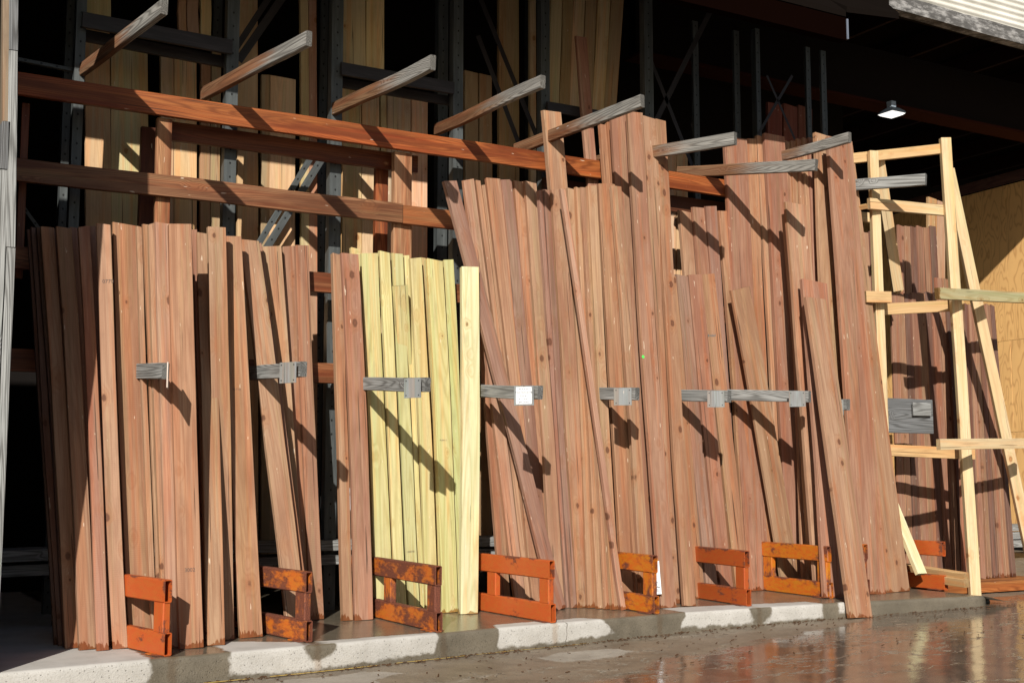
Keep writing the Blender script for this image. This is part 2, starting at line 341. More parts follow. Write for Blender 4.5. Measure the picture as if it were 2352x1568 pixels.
def roadmat():
    m, nt, b = newmat("wet_road"); g = G(nt); oc, r, colr = g.objco()
    dv, _ = g.attr("dry"); pv, _ = g.attr("pud")
    e = g.math('MULTIPLY', g.math('SUBTRACT', g.noise(oc, 9, 6, .65), .5), .22)
    dry = g.ramp(g.math('ADD', dv, e), -.01, .02)
    e2 = g.math('MULTIPLY', g.math('SUBTRACT', g.noise(oc, 3.2, 6, .62), .5), 1.0)
    pud = g.ramp(g.math('ADD', pv, e2), -.05, .16)
    sp = g.noise(oc, 190, 3, .7); sp2 = g.vor(oc, 75).outputs['Distance']; lg = g.noise(oc, 4, 6, .65)
    dbn = g.noise(g.scale(oc, (1, 1.9, 1)), 48, 5, .75)
    ocr = g.vmath('ADD', oc, g.scale(g.vmath('SUBTRACT', g.N_noisecol(oc, 2.4), (.5, .5, .5)), (.5, .5, .5)))
    crk = g.math('MINIMUM', g.math('ABSOLUTE', g.math('SUBTRACT', g.noise(g.scale(ocr, (.30, 1.5, 1)), 1.3, 4, .6), .5)), g.math('ABSOLUTE', g.math('SUBTRACT', g.noise(g.scale(ocr, (.5, 1.9, 1)), 1.9, 5, .6), .56)))
    crm = g.math('MULTIPLY', g.ramp(crk, .003, .011, 1, 0), g.ramp(g.noise(oc, 9, 4, .7), .42, .56))
    crm_in = g.ramp(crk, .0006, .002, 1, 0)
    cw = g.mix(g.ramp(lg, .32, .7), (.255, .205, .148), (.168, .134, .096))
    cw = g.mix(g.math('MULTIPLY', g.ramp(sp, .50, .68), .65), cw, (.075, .055, .038))
    cw = g.mix(g.math('MULTIPLY', g.ramp(sp2, .10, .2, 1, 0), .4), cw, (.42, .35, .27))
    cw = g.mix(g.math('MULTIPLY', g.ramp(dbn, .60, .66), .7), cw, (.42, .33, .22))
    cw = g.mix(g.math('MULTIPLY', g.ramp(dbn, .33, .30), .6), cw, (.05, .03, .02))
    cp = g.mix(g.ramp(lg, .35, .7), (.155, .120, .090), (.100, .075, .056))
    c = g.mix(pud, cw, cp)
    c = g.mix(g.math('MULTIPLY', crm, .6), c, (.42, .37, .29)); c = g.mix(g.math('MULTIPLY', crm_in, .75), c, (.03, .02, .012))
    cd_ = g.mix(g.ramp(lg, .3, .7), (.40, .36, .30), (.30, .26, .21)); cd_ = g.mix(g.math('MULTIPLY', g.ramp(sp, .5, .7), .4), cd_, (.52, .50, .46))
    c = g.mix(g.math('MULTIPLY', dry, .92), c, cd_)
    g.put(b.inputs['Base Color'], c)
    # roughness: puddle mirror, damp elsewhere
    rg_ = g.math('MULTIPLY_ADD', pud, -.42, .50); rg_ = g.math('ADD', rg_, g.math('MULTIPLY', g.math('ADD', crm, g.ramp(dbn, .62, .70)), .35)); rg_ = g.math('ADD', rg_, g.math('MULTIPLY', dry, .5), clamp=True)
    g.put(b.inputs['Roughness'], rg_); b.inputs['Specular IOR Level'].default_value = .42
    np_ = g.math('SUBTRACT', 1.0, pud)
    h = g.math('MULTIPLY', g.math('ADD', g.math('MULTIPLY', sp, .8), g.math('ADD', sp2, g.math('MULTIPLY', dbn, 1.2))), g.math('MULTIPLY_ADD', np_, .9, .06))
    h = g.math('ADD', h, g.math('MULTIPLY', g.noise(g.scale(oc, (1, 2.2, 1)), 26, 3), .25)); h = g.math('ADD', h, g.math('MULTIPLY', crm, .5)); h = g.math('SUBTRACT', h, g.math('MULTIPLY', crm_in, 2.0))
    g.put(b.inputs['Normal'], g.bump(h, .5, .0035))
    return m
def _ncol(s, v, scale):
    n = s.N.new('ShaderNodeTexNoise'); s.put(n.inputs['Vector'], v); n.inputs['Scale'].default_value = scale; n.inputs['Detail'].default_value = 4
    return n.outputs['Color']
G.N_noisecol = _ncol
M_ROAD = roadmat()

# ------------------------------------------------------------------ ground
def lerp(tab, x):
    if x <= tab[0][0]: return tab[0][1]
    for (a, va), (b_, vb) in zip(tab, tab[1:]):
        if x <= b_: 
            t = (x-a)/(b_-a); return va+(vb-va)*t
    return tab[-1][1]
KERB = [(-4, 6.55), (1.0, 6.61), (1.8, 6.70), (2.6, 6.76), (3.4, 6.86), (4.0, 6.93), (5.5, 7.02), (6.8, 6.97), (7.9, 6.83), (8.7, 6.70)]
ROADZ = [(-10, -.15), (4.5, -.15), (7.0, -.115), (8.4, -.085), (12, -.07)]
def kerb(x): return lerp(KERB, x)
def roadz(x): return lerp(ROADZ, x)
def sstep(a, b, x): 
    t = max(0, min(1, (x-a)/(b-a))); return t*t*(3-2*t)
def slab_dry(x, d, z):
    """>0 where the slab has dried: x along, d depth from kerb edge, z height"""
    fr = .118
    s1 = min(1.70-x+ .0*d, z+fr)
    top2 = .42-.30*sstep(2.2, 2.75, x)-.05*sstep(2.8, 3.5, x)
    s2 = min(x-2.14, 3.50-.02-x+z*.35, top2-d, z+fr+.015*math.sin(x*3))
    st = math.hypot((x-2.68)/.10, (z-.0)/.085)-1 if d < .02 else (abs(x-2.66)-.05)*4
    s2 = min(s2, st*.08)
    s3 = min(x-3.93-max(0, d-.05)*.6*(1 if d < .16 else 4), 4.78-x-z*.9-(d*.8), .15-d, z+.125-.02*sstep(4.3, 4.8, x))
    s4 = min(x-5.50-z*.6, 6.74-x, .30-.12*sstep(5.5, 6.7, x)-d, z+.105)
    st4 = math.hypot((x-6.16)/.10, (z+.01)/.11)-1 if d < .02 else .5
    s4 = min(s4, st4*.08)
    s5 = min(6.96-x, x-6.90, z+.08, .03-d)
    return max(s1, s2, s3, s4, s5)
def build_slab():
    bm = bmesh.new(); lay = bm.verts.layers.float.new("dry")
    xs = [-4+i*.25 for i in range(18)]; x = .4
    xs = [v for v in xs if v < .4]
    while x < 8.60: xs.append(x); x += .02
    prof = [('f', -1.15), ('f', -1.0), ('f', -.85), ('f', -.7), ('f', -.55), ('f', -.4), ('f', -.28), ('r', 0), ('r', 1), ('r', 2), ('r', 3)] + [('t', .03+.025*i) for i in range(20)] + [('t', .60), ('t', .8), ('t', 1.2), ('t', 2.0), ('t', 10.0)]
    rows = []
    for x in xs:
        col = []; ky = kerb(x)+.012*noise.noise(Vector((x*2.3, 0, 0))); hz = -roadz(x)+.03
        endk = sstep(8.25, 8.60, x)
        for kind, t in prof:
            jit = .003*noise.noise(Vector((x*9, t*5, 1)))
            if kind == 'f': y = ky+jit; z = t*hz
            elif kind == 'r':
                a = t/3*math.pi/2; rr = .022; y = ky+rr-rr*math.cos(a); z = -rr+rr*math.sin(a); z = min(z, 0)
            else: y = ky+t; z = 0.0
            if t < 3: z += -.0*endk; y += endk*.25*(1 if kind != 't' or t < .3 else 0)
            v = bm.verts.new((x, y, z-endk*.06)); d = max(0, y-ky) if kind != 'f' else 0
            v[lay] = slab_dry(x, d, z if kind == 'f' else 0)
            col.append(v)
        rows.append(col)
    for a, b_ in zip(rows, rows[1:]):
        for i in range(len(prof)-1): bm.faces.new((a[i], b_[i], b_[i+1], a[i+1]))
    bm.faces.new([v for v in rows[-1]]+[bm.verts.new((rows[-1][-1].co.x, rows[-1][-1].co.y, -.3)), bm.verts.new((rows[-1][0].co.x, rows[-1][0].co.y, -.3))])
    o = link_bm("pavement", bm, M_CONC, smooth=True); tag(o, kind="structure", label="concrete kerb slab, part wet and part dried")
build_slab()
def seg_d(px, py, pts):
    """signed distance-like value of polygon, >0 inside"""
    ins = False; d = 1e9; n = len(pts)
    for i in range(n):
        x1, y1 = pts[i]; x2, y2 = pts[(i+1) % n]
        if (y1 > py) != (y2 > py) and px < (x2-x1)*(py-y1)/(y2-y1)+x1: ins = not ins
        dx, dy = x2-x1, y2-y1; t = max(0, min(1, ((px-x1)*dx+(py-y1)*dy)/(dx*dx+dy*dy+1e-12)))
        d = min(d, math.hypot(px-x1-t*dx, py-y1-t*dy))
    return d if ins else -d
def build_road():
    bm = bmesh.new(); l1 = bm.verts.layers.float.new("dry"); l2 = bm.verts.layers.float.new("pud")
    xs = [-80, -30, -10, -4, -1]+[0+i*.05 for i in range(0, 241)]+[14, 18, 25, 40, 80]
    ys = [-80, -30, -8, -2, 1, 2.5]+[3.5+i*.05 for i in range(0, 80)]+[8, 10, 14, 20, 40, 80]
    def P(x, y): q = onz(x, y, -.14); return (q.x, q.y)
    dryp = [P(1222, 1506), P(1300, 1494), P(1400, 1484), P(1448, 1488), P(1440, 1497), P(1380, 1512), P(1290, 1516)]
    dryq = [P(560, 1600), P(640, 1556), P(780, 1545), P(860, 1536), P(930, 1541), P(850, 1556), P(900, 1572), P(860, 1640)]
    pudp = [P(1180, 1700), P(1200, 1590), P(1290, 1560), P(1440, 1542), P(1560, 1500), P(1700, 1480), P(1850, 1455), P(2000, 1425), P(2120, 1395), P(2260, 1385), P(2600, 1362), P(3600, 1400), P(3600, 2400), P(1400, 2400)]
    rows = []
    for x in xs:
        r_ = []
        for y in ys:
            fine = 0 <= x <= 12 and 3.5 <= y <= 7.5
            z = roadz(x)+(.004*noise.noise(Vector((x*1.5, y*1.5, 0)))+.0015*noise.noise(Vector((x*7, y*7, 0))) if fine else 0)
            v = bm.verts.new((x, y, z)); 
            v[l1] = max(seg_d(x, y, dryp), seg_d(x, y, dryq)) if fine else -.5
            v[l2] = max(-.8, min(.8, seg_d(x, y, pudp)*2.0)) if fine else -.5
            r_.append(v)
        rows.append(r_)
    for a, b_ in zip(rows, rows[1:]):
        for i in range(len(ys)-1): bm.faces.new((a[i], b_[i], b_[i+1], a[i+1]))
    o = link_bm("road", bm, M_ROAD, smooth=True); tag(o, kind="structure")
    # worn yellow paint line along the gutter
    bm = bmesh.new(); prev = None; x = .9
    while x < 4.6:
        y1 = kerb(x)-.028-.012*noise.noise(Vector((x*3, 1, 0))); wd = .030*(1-sstep(2.9, 4.6, x)*.7)*(1 if x < 3 else .9)*(.75+.5*noise.noise(Vector((x*11, 2, 0))))
        if noise.noise(Vector((x*5, 9, 0))) < -.34: prev = None; x += .02; continue
        z = roadz(x)+.007
        a, b_ = bm.verts.new((x, y1-max(wd, .004), z)), bm.verts.new((x, y1, z))
        if prev: bm.faces.new((prev[0], a, b_, prev[1]))
        prev = (a, b_); x += .02
    o = link_bm("painted_line", bm, flat("yellow_road_paint", (.62, .42, .10), .8, .2, .5, 60)); tag(o, kind="structure")
build_road()
# litter of bark and splinters lying in the gutter: nobody could count it
bm = bmesh.new()
for i in range(1100):
    x = rnd.uniform(1.0, 8.6); y = kerb(x)-abs(rnd.gauss(0, .05))-.008 if rnd.random() < .62 else kerb(x)-rnd.uniform(.0, 1.5)
    s = rnd.uniform(.002, .007); l = s*rnd.uniform(.8, 2.6); a = rnd.gauss(0, .7)
    M = Matrix.Translation((x, y, roadz(x)+.006)) @ Matrix.Rotation(a, 4, 'Z') @ Matrix.Rotation(rnd.uniform(-.3, .3), 4, 'Y')
    box_bm(bm, -l, l, -s/2, s/2, -.001, s*.5, M)
tag(link_bm("bark_litter", bm, flat("bark", (.10, .055, .03), .9, .1, .6, 40)), "scattered bark crumbs and splinters lying along the wet gutter", "litter", kind="stuff")

# ------------------------------------------------------------------ building
def simple_box(name, x0, x1, y0, y1, z0, z1, mat, parent=None):
    bm = bmesh.new(); box_bm(bm, x0, x1, y0, y1, z0, z1); return link_bm(name, bm, mat, parent)
shed = empty("lumber_shed", (4, 11, 0)); tag(shed, "dark open-fronted lumber shed with deep roof over the racks", "shed")
def part(o): 
    o.parent = shed; o.matrix_parent_inverse = Matrix.Translation((-4, -11, 0)); return o
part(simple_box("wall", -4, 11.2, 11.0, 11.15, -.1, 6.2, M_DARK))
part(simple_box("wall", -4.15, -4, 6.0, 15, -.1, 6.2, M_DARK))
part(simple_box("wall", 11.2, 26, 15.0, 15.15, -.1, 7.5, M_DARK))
# near roof: slopes up to the back, its eave just above the divider arms
bm = bmesh.new(); M = Matrix.Translation((0, 0, 0))
vs = [(-4.1, 7.13, 4.70), (7.33, 7.13, 4.70), (7.33, 9.0, 6.35), (-4.1, 9.0, 6.35)]
lo = [bm.verts.new(v) for v in vs]; hi = [bm.verts.new((v[0], v[1], v[2]+.05)) for v in vs]
bm.faces.new(lo); bm.faces.new(list(reversed(hi)))
for i in range(4): bm.faces.new((lo[i], hi[i], hi[(i+1) % 4], lo[(i+1) % 4]))
part(link_bm("roof", bm, M_ROOF))
bm = bmesh.new(); vs = [(7.34, 7.13, 4.74), (7.95, 7.13, 4.80), (9.2, 8.46, 5.63), (7.34, 8.46, 5.63)]  # added slab, shaped to keep the sun off the inner right columns
lo = [bm.verts.new(v) for v in vs]; hi = [bm.verts.new((v[0], v[1], v[2]+.05)) for v in vs]
bm.faces.new(lo); bm.faces.new(list(reversed(hi)))
for i in range(4): bm.faces.new((lo[i], hi[i], hi[(i+1) % 4], lo[(i+1) % 4]))
part(link_bm("added_sun_block", bm, M_ROOF))
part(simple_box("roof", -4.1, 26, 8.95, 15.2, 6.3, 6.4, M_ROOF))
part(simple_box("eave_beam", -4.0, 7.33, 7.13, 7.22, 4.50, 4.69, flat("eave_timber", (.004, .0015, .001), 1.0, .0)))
part(simple_box("beam_end", 7.33, 7.345, 7.12, 7.23, 4.51, 4.68, flat("pale_end", (.15, .17, .22), .8, .2)))
# long inner beam that carries the lamp
pA = ony(1911, 215, 9.6); bz = pA.z
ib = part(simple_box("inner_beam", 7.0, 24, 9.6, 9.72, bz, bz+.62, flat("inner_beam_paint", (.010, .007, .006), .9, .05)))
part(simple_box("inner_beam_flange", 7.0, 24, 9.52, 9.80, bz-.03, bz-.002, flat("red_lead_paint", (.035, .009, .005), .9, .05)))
for i in range(9):
    xx = 8.2+i*1.15
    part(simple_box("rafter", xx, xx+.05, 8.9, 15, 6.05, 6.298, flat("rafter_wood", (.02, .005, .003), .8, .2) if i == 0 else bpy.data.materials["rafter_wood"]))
# header of the far bay, weathered timber, sagging a little
bm = bmesh.new(); top = []; n = 40
rings = []
for i in range(n+1):
    x = 9.3+i*(24-9.3)/n; sag = .05*math.sin((x-8.75)/15*math.pi)+.03*noise.noise(Vector((x*.8, 0, 0)))
    z0 = 5.63-sag; z1 = z0+.16+.012*noise.noise(Vector((x*1.7, 4, 0)))
    rings.append([bm.verts.new(p) for p in ((x, 8.48, z0), (x, 8.48, z1), (x, 8.60, z1), (x, 8.60, z0))])
for a, b_ in zip(rings, rings[1:]):
    for k in range(4): bm.faces.new((a[k], b_[k], b_[(k+1) % 4], a[(k+1) % 4]))
bm.faces.new(rings[0]); bm.faces.new(list(reversed(rings[-1])))
def fascia_mat():
    m, nt, b = newmat("weathered_fascia"); g = G(nt); oc, r, c_ = g.objco()
    n1 = g.noise(g.scale(oc, (4, 4, 10)), 1, 5, .7); n2 = g.noise(g.scale(oc, (6, 6, 45)), 1, 4, .65)
    c = g.mix(g.ramp(n1, .42, .62), (.09, .086, .082), (.34, .33, .32)); c = g.mix(g.math('MULTIPLY', g.ramp(n2, .5, .7), .6), c, (.03, .028, .026))
    g.put(b.inputs['Base Color'], c); b.inputs['Roughness'].default_value = .9; g.put(b.inputs['Normal'], g.bump(n2, .5, .01)); return m
part(link_bm("header_timber", bm, fascia_mat()))
# corrugated siding above the header: ribs run along the wall
bm = bmesh.new(); prev = None; n = 0; z = 5.74
while z < 8.6:
    y = 8.50+.011*math.cos(z*math.pi*2/.068)
    a, b_ = bm.verts.new((9.75, y, z)), bm.verts.new((26, y, z))
    if prev: bm.faces.new((prev[0], prev[1], b_, a))
    prev = (a, b_); z += .0085
def corr_mat():
    m, nt, b = newmat("painted_corrugated_metal"); g = G(nt); oc, r, c_ = g.objco()
    n1 = g.noise(g.scale(oc, (2, 1, 5)), 1, 5, .65); n2 = g.noise(g.scale(oc, (9, 3, 1.2)), 1, 4, .6)
    c = g.mix(g.ramp(n1, .35, .7), (.72, .70, .64), (.58, .56, .50)); c = g.mix(g.math('MULTIPLY', g.ramp(n2, .66, .72), .5), c, (.25, .22, .18))
    g.put(b.inputs['Base Color'], c); b.inputs['Roughness'].default_value = .6; return m
part(link_bm("corrugated_siding", bm, corr_mat(), smooth=True))
part(simple_box("added_leak_block", 7.25, 9.3, 8.46, 8.62, 5.60, 6.4, M_ROOF))  # added panel, stops sun leaking in over the sloping slab
part(simple_box("siding_batten", 9.85, 9.97, 8.44, 8.486, 5.88, 8.5, flat("white_batten", (.62, .60, .54), .7, .3, .4)))
part(simple_box("upper_wall", 7.25, 26, 8.62, 8.72, 5.66, 8.6, M_DARK))
# plywood side wall of the far bay
pw = empty("plywood_wall", (12, 10, 0)); tag(pw, "honey coloured plywood wall at the right, sunlit low and shaded above", "wall")
P1 = ony(2245, 700, 11.6); P2 = ony(2352, 700, 10.8)
pd = Vector((P2.x-P1.x, P2.y-P1.y, 0)); pl = pd.length; pd.normalize(); pn = Vector((pd.y, -pd.x, 0))
if pn.x > 0: pn = -pn
k = 0
for i in range(-2, 3):
    for (za, zb) in ((.12, 1.52), (1.524, 2.76), (2.764, 4.9)):
        a = Vector((P1.x, P1.y, za))+pd*(i*1.224+.55-1.224); o = plank("plywood_sheet", a+pd*.61, a+pd*.61+Vector((0, 0, zb-za)), 1.22, .015, pn, M_PLY, (1, 1, 1), seg=1, wob=0)
        o.parent = pw; o.matrix_parent_inverse = Matrix.Translation((-12, -10, 0))
o = plank("top_plate", Vector((P1.x, P1.y, 5.0))-pd*3, Vector((P2.x, P2.y, 5.0))+pd*2, .14, .04, pn, M_RAIL, (.12, .05, .03)); o.parent = pw; o.matrix_parent_inverse = Matrix.Translation((-12, -10, 0))

# end wall / post at the far left, whose shadow falls over the first stack
def lump(parts_owner, o): o.parent = parts_owner; o.matrix_parent_inverse = parts_owner.matrix_world.inverted(); return o
def mk(name, loc, label, cat, group=None):
    e = empty(name, loc); tag(e, label, cat, group); bpy.context.view_layer.update(); return e
post = mk("timber_post", (.9, 6.62, 0), "weathered grey and tan timber post at the left edge of the picture", "post")
def vplank(name, x0, x1, Y, z0, z1, th, mat, col, owner, **kw):
    o = plank(name, ((x0+x1)/2, Y, z0), ((x0+x1)/2, Y, z1), x1-x0, th, (0, -1, 0), mat, col, **kw)
    if owner: lump(owner, o)
    return o
def pp_(name, x0, x1, Y, z0, z1, mat, col, lean=0.0):
    o = plank(name, ((x0+x1)/2, Y, z0), ((x0+x1)/2-lean, Y, z1), x1-x0, .14, (0, -1, 0), mat, col); lump(post, o)
pp_("grey_board", .895, .937, 6.60, 0, 2.10, M_GREY, (.4, .4, .38))
pp_("grey_board", .893, .937, 6.60, 2.104, 3.12, M_GREY, (.4, .4, .38), .028)
pp_("grey_board", .865, .909, 6.60, 3.124, 4.4, M_GREYD, (.4, .4, .38), .05)  # upper board: weaker light put in as a darker wood
pp_("tan_board", .851, .884, 6.61, 2.75, 4.4, M_PINE, (.25, .195, .14), .06)
pp_("grey_block", .850, .889, 6.60, 2.50, 2.746, M_GREYD, (.4, .4, .38))  # block darkened by material too, for the weaker light
pp_("grey_board", .850, .891, 6.605, 0, 2.496, M_GREY, (.4, .4, .38))
sw = simple_box("boarded_wall", -3.9, .80, 6.64, 6.72, 0, 4.5, flat("grey_boarding", (.010, .012, .018), .9, .1)); tag(sw, "dark boarded wall end just outside the left edge beside the post", "wall")

# ------------------------------------------------------------------ rack
rack = mk("steel_rack", (4, 8.5, 0), "dark painted steel pallet racking with punched columns behind the leaning boards", "rack")
def col_(pxa, pxb, y, Y, z0=0.0, z1=5.4, mat=None, dep=.07):
    x0, x1 = xat(pxa, Y, ony((pxa+pxb)/2, y, Y).z), xat(pxb, Y, ony((pxa+pxb)/2, y, Y).z)
    # open C section
    bm = bmesh.new(); w_ = (x1-x0)*.9; t = .004; xc = (x0+x1)/2+.004
    for (a, b_, c, d) in ((-w_/2, w_/2, 0, t), (-w_/2, -w_/2+t, t, dep), (w_/2-t, w_/2, t, dep), (-w_/2+t, -w_/2+.018, dep-t, dep), (w_/2-.018, w_/2-t, dep-t, dep)):
        box_bm(bm, a, b_, c, d, 0, z1-z0)
    o = link_bm("column", bm, mat or M_STG); o.location = (xc, Y, z0); lump(rack, o); return o
for a, b_, y in ((163, 189, 300), (510, 541, 450), (755, 784, 400), (1038, 1063, 400), (1241, 1263, 150), (1478, 1500, 100)): col_(a, b_, y, 8.42)
for a, b_, y in ((140, 160, 300), (477, 500, 450), (728, 748, 400), (1003, 1028, 400), (1213, 1228, 150), (1735, 1746, 150)): col_(a, b_, y, 9.15, z1=5.4)
for a, b_, y in ((1590, 1604, 100), (1685, 1699, 150), (1849, 1860, 100), (1883, 1896, 100)): col_(a, b_, y, 9.3, dep=.03)
def bar(name, p, q, Y, wpx, mat, owner, th=.03, Y2=None):
    a = ony(*p, Y); b_ = ony(*q, Y2 or Y); sc_ = (a-C0).dot(FW)/F_PX
    o = plank(name, a, b_, wpx*sc_, th, (0, -1, 0), mat, (1, 1, 1), seg=1, wob=0); lump(owner, o); return o
bar("beam", (190, 44), (534, 108), 8.36, 36, M_STB, rack); bar("beam", (785, 157), (1044, 202), 8.36, 30, M_STB, rack)
bar("beam", (1258, 244), (1475, 282), 8.36, 24, M_STB, rack); bar("beam", (192, 80), (528, 144), 8.55, 28, M_STB, rack); bar("beam", (786, 190), (1040, 232), 8.55, 22, M_STB, rack)
for p, q, wd in (((766, 322), (600, 590), 17), ((735, 328), (585, 575), 14), ((651, -8), (548, 140), 18), ((620, -8), (530, 130), 14), ((1105, 0), (1240, 330), 12), ((1098, 82), (1192, 330), 12), ((1640, 10), (1508, 276), 13), ((1492, 130), (1590, 380), 10), ((1820, 174), (1742, 308), 7), ((1762, 174), (1826, 320), 6), ((50, 470), (90, 525), 8)):
    bar("brace", p, q, 8.75, wd, M_STG if p[1] > 300 else M_STB, rack, th=.004)
bar("pipe", (40, 135), (168, 160), 8.5, 9, M_STG, rack)
# timber rails screwed to the front of the racking
RAILC = (.38, .115, .030)
rails = mk("timber_rail_frame", (4, 8.2, 0), "reddish brown timber rails and short posts running along the rack front", "rack")
def rail(px1, z, px2, Y=8.15, h=.14, col=RAILC, th=.04, y1=None):
    x0 = xat(px1, Y, z); x1 = xat(px2, Y, z)
    o = plank("rail", (x0, Y, z), (x1, Y, z), h, th, (0, -1, 0), M_RAIL, col, seg=12, wob=.004); lump(rails, o)
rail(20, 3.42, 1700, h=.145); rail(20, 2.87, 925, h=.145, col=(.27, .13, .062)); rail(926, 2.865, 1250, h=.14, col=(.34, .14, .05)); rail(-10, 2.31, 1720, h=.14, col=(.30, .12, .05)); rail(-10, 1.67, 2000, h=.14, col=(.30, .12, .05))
rail(392, 3.30, 960, Y=8.33, h=.13, col=(.20, .06, .018)); rail(1250, 3.27, 1700, Y=8.33, h=.14, col=(.11, .035, .013))  # rear rails: shade of the front rail put into a darker colour
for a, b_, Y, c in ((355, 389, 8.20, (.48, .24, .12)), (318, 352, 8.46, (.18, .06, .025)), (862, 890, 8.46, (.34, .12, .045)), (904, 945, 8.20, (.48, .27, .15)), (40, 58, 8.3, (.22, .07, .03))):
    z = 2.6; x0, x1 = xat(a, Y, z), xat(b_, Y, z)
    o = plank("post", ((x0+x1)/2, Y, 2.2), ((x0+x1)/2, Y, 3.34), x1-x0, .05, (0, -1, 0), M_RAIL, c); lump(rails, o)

# pale stock standing inside the racking
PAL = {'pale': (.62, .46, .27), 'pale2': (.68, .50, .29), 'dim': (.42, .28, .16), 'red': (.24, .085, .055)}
bgn = 0
def bgboard(x0, x1, yt, yb, Y=8.98, col='pale', x0b=None, x1b=None, label=None, z0=None, mat=None):
    global bgn
    a = ony((x0+x1)/2, yt, Y-.02); 
    if z0 is not None: zb = z0; pb = Vector((xat(((x0b or x0)+(x1b or x1))/2, Y-.15, zb), Y-.15, zb))
    else: pb = ony(((x0b or x0)+(x1b or x1))/2, yb, Y-.12)
    wd = xat(x1, Y, a.z)-xat(x0, Y, a.z)
    o = plank("board", pb, a, wd*.985, .04, (0, -1, 0), mat or M_PINE, tuple(c*rnd.uniform(.9, 1.08) for c in PAL[col]), bow=rnd.uniform(-.01, .01), cut=.01)
    tag(o, label, "board", "stock standing inside the racking"); bgn += 1
    return o
BGL = [ (194, 252, 60, 0, 'pale', 'wide pale board standing just right of the leftmost inner steel column'),
 (254, 340, 112, 0, 'pale', 'widest pale board, top level with the shaded cross beam'),
 (369, 399, 127, 0, 'pale', 'narrow pale board inside rack, left one of the close pair above the rail post'),
 (400, 452, 133, 0, 'pale2', 'pale board inside rack, right one of the close pair above the rail post'),
 (462, 484, 130, 0, 'dim', 'thin dim strip board beside the second inner steel column'),
 (545, 592, -30, 0, 'pale', 'tall pale board right of the second steel column, crossed by steel braces'),
 (601, 620, 172, 0, 'dim', 'thin brown edge board left of the square-topped pale board'),
 (621, 680, 178, 0, 'pale2', 'square-topped pale board standing alone between second and third grey arms'),
 (690, 708, -30, 0, 'pale', 'tall thin pale board left of the third steel column'),
 (709, 727, -30, 0, 'dim', 'tall thin dim board touching the third steel column on its left'),
 (785, 829, 192, 0, 'pale', 'pale board standing under the third grey arm beside the column'),
 (831, 871, 205, 0, 'pale2', 'pale board second right of the third steel column'),
 (875, 888, 217, 0, 'pale', 'thin pale strip board left of the rail frame post'),
 (890, 944, 221, 0, 'pale', 'pale wide board behind the middle rail post'),
 (946, 983, 229, 0, 'pale2', 'pale board rightmost of the run under the third grey arm'),
 (1146, 1192, -30, 0, 'dim', 'tall dim tan board between fourth and fifth arms, behind crossing steel braces'),
 (1218, 1231, -30, 0, 'pale', 'thin pale strip just left of the perforated black column'),
 (1068, 1098, 165, 0, 'dim', 'dim brown board right of the fourth steel column, left of its pair'),
 (1101, 1130, 172, 0, 'dim', 'dim brown board right of the fourth steel column, right of its pair'),
 (486, 508, 120, 0, 'dim', 'thin dim board showing between second column posts'),
 (1530, 1553, 350, 0, 'pale2', 'pale board inside rack, left one seen right of the tallest planks'),
 (1554, 1580, 352, 0, 'pale2', 'pale board inside rack, right one seen right of the tallest planks')]
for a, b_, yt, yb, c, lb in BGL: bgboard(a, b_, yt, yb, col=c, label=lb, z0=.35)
UPL = [(194, 255, -30, 37, 'pale', 'short view of pale board above the first steel cross beam'),
 (412, 430, -30, 82, 'dim', 'thin dim strip above the first cross beam, leftmost of three'),
 (432, 458, -30, 84, 'dim', 'thin dim strip above the first cross beam, middle of three'),
 (460, 484, -30, 88, 'pale', 'thin pale strip above the first cross beam, rightmost of three'),
 (788, 840, -30, 156, 'pale', 'pale upper board above the second cross beam, left of its pair'),
 (842, 883, -30, 160, 'pale2', 'pale upper board above the second cross beam, right of its pair')]
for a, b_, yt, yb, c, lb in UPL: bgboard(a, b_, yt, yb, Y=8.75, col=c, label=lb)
LEA = [(1266, 1292, 1259, 1281, 236), (1293, 1317, 1286, 1307, 239), (1319, 1345, 1311, 1334, 243), (1348, 1372, 1339, 1360, 247), (1376, 1404, 1363, 1386, 250), (1406, 1434, 1390, 1411, 252)]
ORD = ["first", "second", "third", "fourth", "fifth", "sixth", "seventh", "eighth", "ninth", "tenth", "eleventh", "twelfth", "thirteenth", "fourteenth", "fifteenth", "sixteenth", "seventeenth", "eighteenth", "nineteenth", "twentieth", "twenty-first"]
for i, (a, b_, c, d, yb) in enumerate(LEA):
    bgboard(a, b_, -20, yb+6, Y=8.75, col='dim' if i % 2 else 'pale', x0b=c, x1b=d, label="knotty tan board leaning above the third cross beam, %s from left" % ORD[i])
for i, (a, b_) in enumerate(((1764, 1797), (1800, 1832), (1834, 1866))):
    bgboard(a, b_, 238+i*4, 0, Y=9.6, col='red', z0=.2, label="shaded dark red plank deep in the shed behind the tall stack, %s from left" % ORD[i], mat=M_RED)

# horizontal grey timbers low behind the stacks
for i, (z, nm) in enumerate(((.46, "upper"), (.36, "lower"))):
    o = plank("grey_timber", (-1, 8.35-.06*(1-i), z), (5.2, 8.35-.06*(1-i), z), .07, .3, (0, -1, 0), M_GREY, (.4, .4, .4), seg=14, wob=.006)
    tag(o, "weathered grey timber lying level low behind the stacks, the %s of two" % nm, "timber", "grey timbers behind the stacks")
